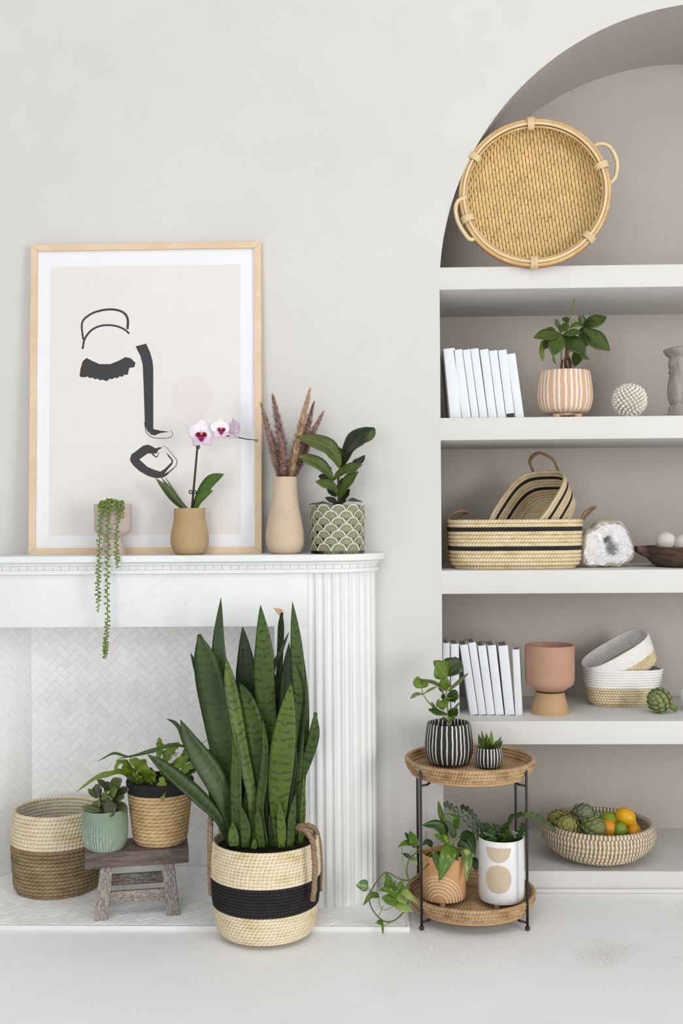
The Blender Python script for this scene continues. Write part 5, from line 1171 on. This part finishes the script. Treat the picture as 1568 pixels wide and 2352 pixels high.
for sx_ in (-1, 1):
    for sy in (-1, 1):
        tx, bx_ = sx_*(SL/2-.052), sx_*(SL/2-.038); ty_, by = sy*(SD/2-.020), sy*(SD/2-.013); hw_, hd = .0155, .0125; vs = []
        for (cx_, cy_, z) in ((bx_, by, 0), (tx, ty_, sh-.036)):
            vs += [V((cx_+a*hw_, cy_+b*hd, z)) for a, b in ((-1, -1), (1, -1), (1, 1), (-1, 1))]
        fs = [[3, 2, 1, 0], [4, 5, 6, 7]]+[[i, (i+1) % 4, (i+1) % 4+4, i+4] for i in range(4)]
        o = put('leg', (vs, fs, [[(0, 0)]*4]*6), M_leg, stool, smooth=False); b = o.modifiers.new('bevel', 'BEVEL'); b.width = .002; b.segments = 2
M_str = wood('limed_stretcher', srgb(98, 86, 80), srgb(146, 132, 124), .8, 14, (1.2, 8, 8), .3, srgb(206, 198, 190))
for sy, z in ((-1, .038), (1, .052)): put('stretcher', box(-(SL/2-.053), SL/2-.053, sy*(SD/2-.016)-.006, sy*(SD/2-.016)+.006, z, z+.028, .002), M_str, stool, sharp=40)
for sx_ in (-1, 1): put('stretcher', box(sx_*(SL/2-.044)-.006, sx_*(SL/2-.044)+.006, -(SD/2-.02), SD/2-.02, .070, .092, .002), M_str, stool, sharp=40)

t = NT('sage_ribbed_glaze'); f_ = t.noise(260, 3, .7, stretch=(1, 1, .35)); zz = t.n('ShaderNodeSeparateXYZ', i_Vector=t.tc()).outputs[2]
low = t.ramp(zz, [(.02, (.9, .9, .9, 1)), (.085, (0, 0, 0, 1))]); rb = t.ramp(t.math('SINE', t.math('MULTIPLY', t.uv()[0], 44*2*PI)), [(.35, (0, 0, 0, 1)), (.9, (1, 1, 1, 1))]); wh = t.math('MULTIPLY', t.math('MULTIPLY', t.ramp(f_, [(.36, (0, 0, 0, 1)), (.62, (1, 1, 1, 1))]), low), rb)
M_sagep = t.out(t.mix(wh, t.ramp(t.noise(20, 3), [(.3, srgb(128, 148, 126)), (.7, srgb(142, 160, 140))]), srgb(214, 224, 212)), .55, .3)
pl = Place('jade_plant', 'jade plant in a ribbed sage green pot on the stool', 'potted plant', 242.3, 1955, -.205, sz)
body, H_ = pot(pl, [(50.5, 1856), (51.3, 1872), (51.3, 1900), (50, 1922), (44, 1943), (35, 1953), (31, 1957)], M_sagep, inner=.93, n=176, sm=40, drop=6)
for v_ in body.data.vertices:
    r = math.hypot(v_.co.x, v_.co.y); q = v_.co.z/H_
    if .06 < q < .72 and r > .03 and r > 43*pl.s*(.7+.3*min(1, q*2)): k = 1+.013*math.cos(44*math.atan2(v_.co.y, v_.co.x))*min(1, (.72-q)*12); v_.co.x *= k; v_.co.y *= k
Z = zm_(160, 1660, .2296); k_ = .2296
M_jd = leafmat('jade_leaf', srgb(70, 92, 54), srgb(98, 120, 72), srgb(106, 128, 82), .3, 30, mid=.01, spec=.5); M_jdd = leafmat('jade_leaf_dark', srgb(58, 66, 50), srgb(80, 90, 66), srgb(80, 90, 66), .3, 30, mid=.01, spec=.5); M_jdl = leafmat('jade_leaf_bright', srgb(86, 116, 50), srgb(112, 142, 66), srgb(120, 150, 80), .3, 30, mid=.01)
def jd(pts, hw, m, dy=(0, -.03), face=(0, -.85, .5)): leafpx(pl, Z(pts), hw*k_*1.22, m, dy, face, w=lambda h: ovate(h, .2, .62, .3), thick=.0035, fold=.1, nl=10)
for p_ in ([(350, 920), (375, 780), (400, 690)], [(350, 910), (310, 800), (290, 740)], [(360, 920), (420, 800), (440, 720)], [(345, 930), (310, 860), (290, 790)]): tubepx(pl, Z(p_), 9*k_, M_jdl, (0, -.01), taper=.7)
jd([(405, 680), (450, 625), (515, 565)], 54, M_jd, (0, -.02)); jd([(385, 665), (335, 615), (280, 568)], 26, M_jdd); jd([(300, 745), (275, 690), (272, 615)], 42, M_jdd, (.0, .0)); jd([(268, 752), (225, 705), (190, 665)], 22, M_jd, (0, -.02)); jd([(455, 690), (525, 680), (592, 668)], 34, M_jdd); jd([(430, 800), (485, 750), (542, 745)], 42, M_jd); jd([(410, 740), (430, 700), (470, 670)], 46, M_jdl, (-.01, -.04))
jd([(385, 755), (400, 850), (425, 935)], 55, M_jdd, (-.02, -.05), (0, -.95, .2)); jd([(230, 875), (265, 830), (300, 780)], 36, M_jd, (-.02, -.02)); jd([(345, 890), (230, 868), (118, 838)], 28, M_jd, (-.02, -.05)); jd([(450, 840), (510, 835), (565, 885)], 38, M_jd, (0, -.03)); jd([(350, 690), (380, 640), (370, 590)], 36, M_jdd, (.01, .02)); jd([(320, 770), (350, 740), (360, 690)], 34, M_jdl, (-.01, -.02)); jd([(300, 770), (330, 760), (350, 730)], 40, M_jdd, (.0, .01)); jd([(340, 890), (290, 870), (250, 850)], 30, M_jdd, (-.01, -.03))

M_strawp = rope('golden_straw_coil', [srgb(170, 138, 94), srgb(204, 172, 124), srgb(222, 192, 146), srgb(186, 152, 106)], 60, 2.2, dark=.66)
FYp = -.148
pl = Place('straw_planter', 'tapered straw planter with a black rim on the stool', 'planter', 368.5, 1945, FYp, sz)
s_ = pl.s; h_ = P(368, 1788, FYp).z-sz; n_ = 17; rr = []
for i in range(n_):
    t_ = i/(n_-1); hw = 76.5+(61-76.5)*t_-(3.5 if i == n_-1 else 0); rr.append(((hw-3.5)*s_, (hw-3.5)*s_, h_/n_/2+(h_-h_/n_)*(1-t_)))
coil_basket(pl.root, rr[3:], lambda i: M_strawp, 90, 2.0, cr=h_/n_*.58)
M_band = mat('black_woven_band', srgb(44, 42, 43), .9, .2, 90, .5, 420)
rt, rb_ = 76.5*s_, 74.5*s_; zb_ = rr[3][2]+h_/n_*.4
put('rim_band', lathe([(rb_+.0005, zb_), (rt-.0004, zb_+.004), (rt+.0012, h_-.004), (rt, h_-.0005), (rt-.003, h_), (rt-.0055, h_-.002), (rb_-.0055, zb_)], 64), M_band, pl.root, sharp=60)
pl = Place('fern', 'bright green wavy fern growing in the black-rimmed straw planter', 'plant', 368.5, 1800, FYp, sz+h_-.022)
put('soil', lathe([(0, .002), (69*s_, 0), (69*s_, -.012), (0, -.012)], 32), M_soil, pl.root)
M_fe = leafmat('fern_frond', srgb(96, 134, 36), srgb(126, 166, 50), srgb(144, 176, 70), .42, 24, ribs=300, mid=.02); M_fed = leafmat('fern_frond_deep', srgb(56, 86, 30), srgb(80, 112, 40), srgb(104, 134, 58), .42, 24, ribs=300, mid=.02)
def fe(pts, hw, m, dy=(0, -.04), face=(0, -.7, .7), lob=.35, **kw): leafpx(pl, Z(pts), hw*k_, m, dy, face, w=lambda h: ovate(h, .35, .5, .02), fold=.15, wave=.25, wfreq=3, nl=20, nw=6, lobes=lob, lobef=4, name='frond', **kw)
fe([(660, 600), (540, 500), (420, 505), (250, 560), (62, 695)], 34, M_fe, (0, -.06), lob=.15); fe([(1170, 250), (1060, 222), (900, 258), (700, 318), (480, 358)], 26, M_fed, (.02, -.05), lob=.05); fe([(620, 350), (500, 318), (430, 310), (275, 388)], 16, M_fed, (-.02, -.04), lob=.1)
fe([(640, 620), (570, 470), (545, 365)], 46, M_fe); fe([(660, 500), (520, 385), (440, 485)], 36, M_fe, (0, -.05)); fe([(770, 610), (720, 450), (590, 365)], 88, M_fe, (0, -.03), (0, -.9, .4)); fe([(880, 400), (900, 240), (895, 142)], 44, M_fe, (.02, .02), (0, -.95, .2)); fe([(910, 450), (1000, 290), (1100, 195)], 64, M_fe, (.02, .03), (-.2, -.9, .3)); fe([(1030, 500), (1130, 370), (1225, 285)], 62, M_fe, (.0, .0), (-.2, -.9, .3))
fe([(1060, 560), (1180, 450), (1275, 420)], 66, M_fe, (-.01, -.03)); fe([(920, 540), (925, 650), (930, 785)], 56, M_fe, (-.06, -.085), (0, -.98, .15)); fe([(800, 610), (820, 530), (810, 465)], 66, M_fe, (-.02, -.04)); fe([(720, 610), (680, 550), (630, 500)], 48, M_fe, (-.02, -.04)); fe([(1150, 570), (1210, 500), (1270, 470)], 52, M_fed, (-.01, -.03)); fe([(1020, 560), (1040, 450), (1060, 370)], 50, M_fed, (.01, .01)); fe([(1130, 330), (1150, 280), (1165, 240)], 18, M_fed, (.0, .0)); fe([(1100, 420), (1300, 320), (1400, 285), (1480, 292)], 30, M_fed, (.02, .03)); fe([(950, 610), (960, 540), (900, 470)], 60, M_fed, (-.01, -.02)); fe([(700, 610), (620, 560), (570, 560)], 40, M_fed, (-.03, -.05)); fe([(860, 610), (800, 500), (740, 440)], 50, M_fed, (.0, .02))
tubepx(pl, Z([(1000, 560), (1150, 380), (1330, 205), (1430, 138)]), 3*k_, M_stem, (0, .0), name='tendril', n=16); tubepx(pl, Z([(990, 480), (1010, 380), (1050, 310), (1070, 300), (1065, 330), (1050, 320)]), 3*k_, M_stem, (-.01, -.02), name='tendril', n=24)
fe([(1190, 330), (1130, 180), (1090, 60), (1040, 0)], 14, M_fed, (.0, .0), lob=.05)

# ------------------------------------------------------------------ snake plant in a banded basket
BYs = -.293
pl = Place('banded_basket', 'large straw basket with a broad black band and jute handles', 'basket', 611, 2160, BYs, HZ)
s_ = pl.s; h_ = P(611, 1924, BYs).z-HZ; n_ = 29; rr = []
for i in range(n_):
    t_ = i/(n_-1); hw = 119+4*math.sin(PI*min(1, t_*1.4))-11*max(0, t_-.5)*2*max(0, t_-.5)*2-(5 if i == n_-1 else 1.5 if i == n_-2 else 0); rr.append((hw*s_, hw*s_, h_/n_/2+(h_-h_/n_)*(1-t_)))
coil_basket(pl.root, rr, lambda i: M_black_rope if 11 <= i < 20 else M_straw2, 108, 2.0, cr=h_/n_*.6)
M_jrope = rope('jute_rope', [srgb(128, 104, 80), srgb(162, 136, 110), srgb(146, 118, 92)], 90, 2.0, dark=.6)
Z4 = zm_(440, 1840, .3316)
def hn(pts): put('handle', tube(cat([pl.L(x, y, d) for (x, y), d in pts], 56), .0064, 9, lobes=3, twist=190, depth=.16), M_jrope, pl.root)
hn(list(zip(Z4([(135, 650), (128, 480), (128, 260), (133, 110), (160, 62), (190, 110), (205, 200), (205, 300)]), (-.03, -.03, -.03, -.028, .0, .045, .06, .06))))
hn(list(zip(Z4([(838, 690), (852, 560), (850, 400), (836, 280), (790, 205), (735, 182), (790, 168), (850, 192), (878, 270), (888, 430), (888, 620)]), (-.105, -.105, -.105, -.10, -.09, -.06, -.01, .02, .04, .045, .045))))
SZs = HZ+h_-.020
pl = Place('snake_plant', 'tall snake plant with banded upright leaves in the basket', 'plant', 611, 1940, BYs, SZs)
put('soil', lathe([(0, .002), (113*s_, 0), (113*s_, -.015), (0, -.015)], 40), M_soil, pl.root)
def snake_mat(name, c0, c1, band, k=1.0):
    t_ = NT(name); u, v_ = t_.uv(); c0, c1, band = [(c[0]*k_, c[1]*k_*1.04, c[2]*k_*.62, 1) for c, k_ in ((gr(c0), .70), (gr(c1), .78), (gr(band), .66))]; n_ = t_.noise(28, 4, .65, stretch=(1, 1, 1.0)); q = t_.math('ABSOLUTE', t_.math('SUBTRACT', u, .5))
    base = t_.ramp(t_.noise(7, 3), [(.3, c0), (.7, c1)])
    ph = t_.math('ADD', t_.math('MULTIPLY', v_, 330), t_.math('MULTIPLY', n_, 13)); ph = t_.math('ADD', ph, t_.math('MULTIPLY', q, -5))
    b = t_.math('MULTIPLY', t_.ramp(t_.math('SINE', ph), [(.35, (0, 0, 0, 1)), (.9, (1, 1, 1, 1))]), t_.ramp(t_.noise(45, 3, stretch=(2, 2, 1)), [(.38, (0, 0, 0, 1)), (.55, (1, 1, 1, 1))]))
    col = t_.mix(t_.math('MULTIPLY', b, .8*k), base, band); col = t_.mix(t_.ramp(q, [(.455, (0, 0, 0, 1)), (.49, (1, 1, 1, 1))]), col, sc_(band, .8))
    return t_.out(col, .42, .32)
SM = [snake_mat('snake_leaf', srgb(56, 92, 32), srgb(80, 118, 42), srgb(30, 52, 26)), snake_mat('snake_leaf_blue', srgb(52, 82, 50), srgb(74, 106, 68), srgb(40, 62, 42), .7), snake_mat('snake_leaf_deep', srgb(36, 60, 32), srgb(54, 82, 42), srgb(28, 46, 28)), snake_mat('snake_leaf_bright', srgb(76, 114, 38), srgb(102, 140, 54), srgb(40, 68, 30))]
Z = zm_(320, 1360, .28061); k_ = .28061
def sn(pts, hw, mi_, dy, face=(0, -.95, .2), base=.45, peak=.55, tip=.01, fold=.22, nl=22, **kw): leafpx(pl, Z(pts), hw*k_*1.14, SM[mi_], dy, face, w=lambda h: ovate(h, base, peak, tip), fold=fold, nl=nl, thick=.002, **kw)
sn([(800, 2090), (770, 1500), (700, 900), (648, 480), (667, 45)][0:5], 62, 1, (.03, .02), (.1, -1, .1)); sn([(790, 2090), (745, 1600), (690, 1250), (620, 880), (545, 560), (488, 345)], 112, 1, (-.01, .0, .0, .0, .0, .0), (-.15, -.98, .1), .32, .62, .10)
sn([(720, 1400), (600, 950), (500, 690), (418, 497)], 34, 2, (.03, .04)); sn([(920, 2090), (900, 1400), (880, 800), (870, 560), (845, 280)], 78, 2, (.05, .05), (0, -1, .1)); sn([(1060, 2090), (1070, 1600), (1045, 1100), (1020, 700), (1018, 450), (990, 103)], 76, 0, (.01, .0), (.05, -1, .1), .4, .66)
sn([(1120, 1400), (1120, 1000), (1145, 700), (1160, 400), (1165, 165)], 30, 2, (.05, .06), (-.6, -.8, .1), .6, .85, .5)
o = leafpx(pl, Z([(1162, 170), (1140, 155), (1096, 128)]), 26*k_, mat('withered_leaf_tip', srgb(222, 178, 136), .8, .1, 40), (.06, .06), (.1, -1, 0), 'dry_tip', w=lambda h: ovate(h, .9, .2, .02), nl=6, fold=.3); o['label'] = 'withered peach coloured leaf tip'
sn([(1240, 2090), (1275, 1700), (1300, 1200), (1305, 800), (1285, 450), (1252, 76)], 48, 0, (.02, .02), (.1, -1, .1), .5, .72); sn([(1310, 2090), (1325, 1600), (1350, 1150), (1350, 800), (1325, 425)], 32, 0, (.04, .04), (.3, -.95, .1)); sn([(1240, 2090), (1290, 1620), (1370, 1370), (1425, 1180), (1440, 985)], 42, 0, (.03, .03), (.2, -.95, .2), .3, .72, .3)
sn([(1150, 2090), (1140, 1720), (1160, 1450), (1195, 1100), (1240, 740)], 92, 3, (-.05, -.04), (.05, -1, .1), .3, .6); sn([(1035, 2090), (1000, 1720), (985, 1500), (950, 1150), (890, 900), (822, 742)], 78, 0, (-.03, -.02), (-.3, -.95, .1), .35, .62); sn([(930, 2095), (925, 1720), (885, 1500), (830, 1250), (785, 1000), (740, 760), (710, 535)], 52, 3, (-.045, -.03), (.35, -.93, .1), .5, .75); sn([(830, 2090), (800, 1900), (790, 1600), (790, 1300), (755, 1050)], 42, 0, (-.06, -.04), (0, -1, .1), .7, .5)
sn([(800, 2090), (765, 1860), (690, 1670), (570, 1460), (430, 1250), (335, 1043)], 82, 1, (-.02, -.06), (.3, -.9, .25), .4, .58); sn([(760, 2090), (650, 1850), (530, 1725), (385, 1590), (200, 1435), (68, 1330)], 58, 1, (-.03, -.10), (.35, -.75, .55), .4, .6); sn([(745, 2080), (650, 1820), (600, 1700), (560, 1600)], 24, 0, (-.02, -.02), (.3, -.95, .1), .8, .4); sn([(470, 1380), (370, 1190), (300, 1080), (222, 1035)], 15, 2, (.0, -.02), (.3, -.9, .2))
sn([(870, 2090), (865, 1920), (825, 1740)], 38, 0, (-.07, -.065), (0, -1, .1), .7, .4); sn([(775, 2080), (768, 1980), (762, 1880)], 40, 3, (-.075, -.07), (0, -1, .1), .8, .3); sn([(1200, 2080), (1210, 1300), (1205, 800), (1225, 410)], 58, 2, (.04, .04)); sn([(1200, 2090), (1250, 1500), (1305, 1100), (1330, 800), (1270, 560)], 46, 2, (.02, .02), (-.3, -.95, .1)); sn([(1040, 2090), (985, 1800), (1010, 1560), (1030, 1300), (1010, 1030)], 36, 0, (-.055, -.04), (-.2, -.98, .1), .6)
sn([(1080, 1000), (1095, 640), (1160, 480), (1225, 322)], 16, 2, (.03, .03)); sn([(1165, 2090), (1160, 1900), (1142, 1700)], 34, 3, (-.075, -.065), (0, -1, .1), .7, .4); sn([(1230, 2090), (1245, 1880), (1275, 1650)], 32, 0, (-.06, -.05), (.2, -.98, .1), .8, .4); sn([(1312, 2070), (1335, 1800), (1345, 1480)], 22, 3, (-.01, .0), (.2, -.98, .1), .9, .4); sn([(870, 2080), (870, 1800), (872, 1600)], 24, 3, (-.02, -.02), (0, -1, 0), .9, .4); sn([(935, 2100), (940, 2060), (942, 2015)], 22, 3, (-.085, -.085), (0, -1, 0), .8, .3)
sn([(1090, 2080), (1095, 1500), (1120, 1000), (1130, 800), (1090, 650)], 56, 2, (.05, .05)); sn([(960, 2080), (950, 1700), (930, 1400), (920, 1100)], 60, 2, (.03, .04)); sn([(1020, 2080), (1080, 1800), (1060, 1500), (1050, 1300)], 40, 2, (.0, .0)); sn([(850, 2080), (830, 1700), (800, 1300), (790, 1000)], 60, 2, (.04, .05)); sn([(1180, 2080), (1200, 1700), (1240, 1400), (1270, 1150)], 50, 2, (.01, .01)); sn([(1100, 2090), (1095, 1900), (1070, 1790)], 40, 2, (-.05, -.05), (0, -1, .1), .7, .4); sn([(1000, 2090), (975, 1900), (965, 1760)], 30, 0, (-.07, -.065), (0, -1, .1), .8, .4)
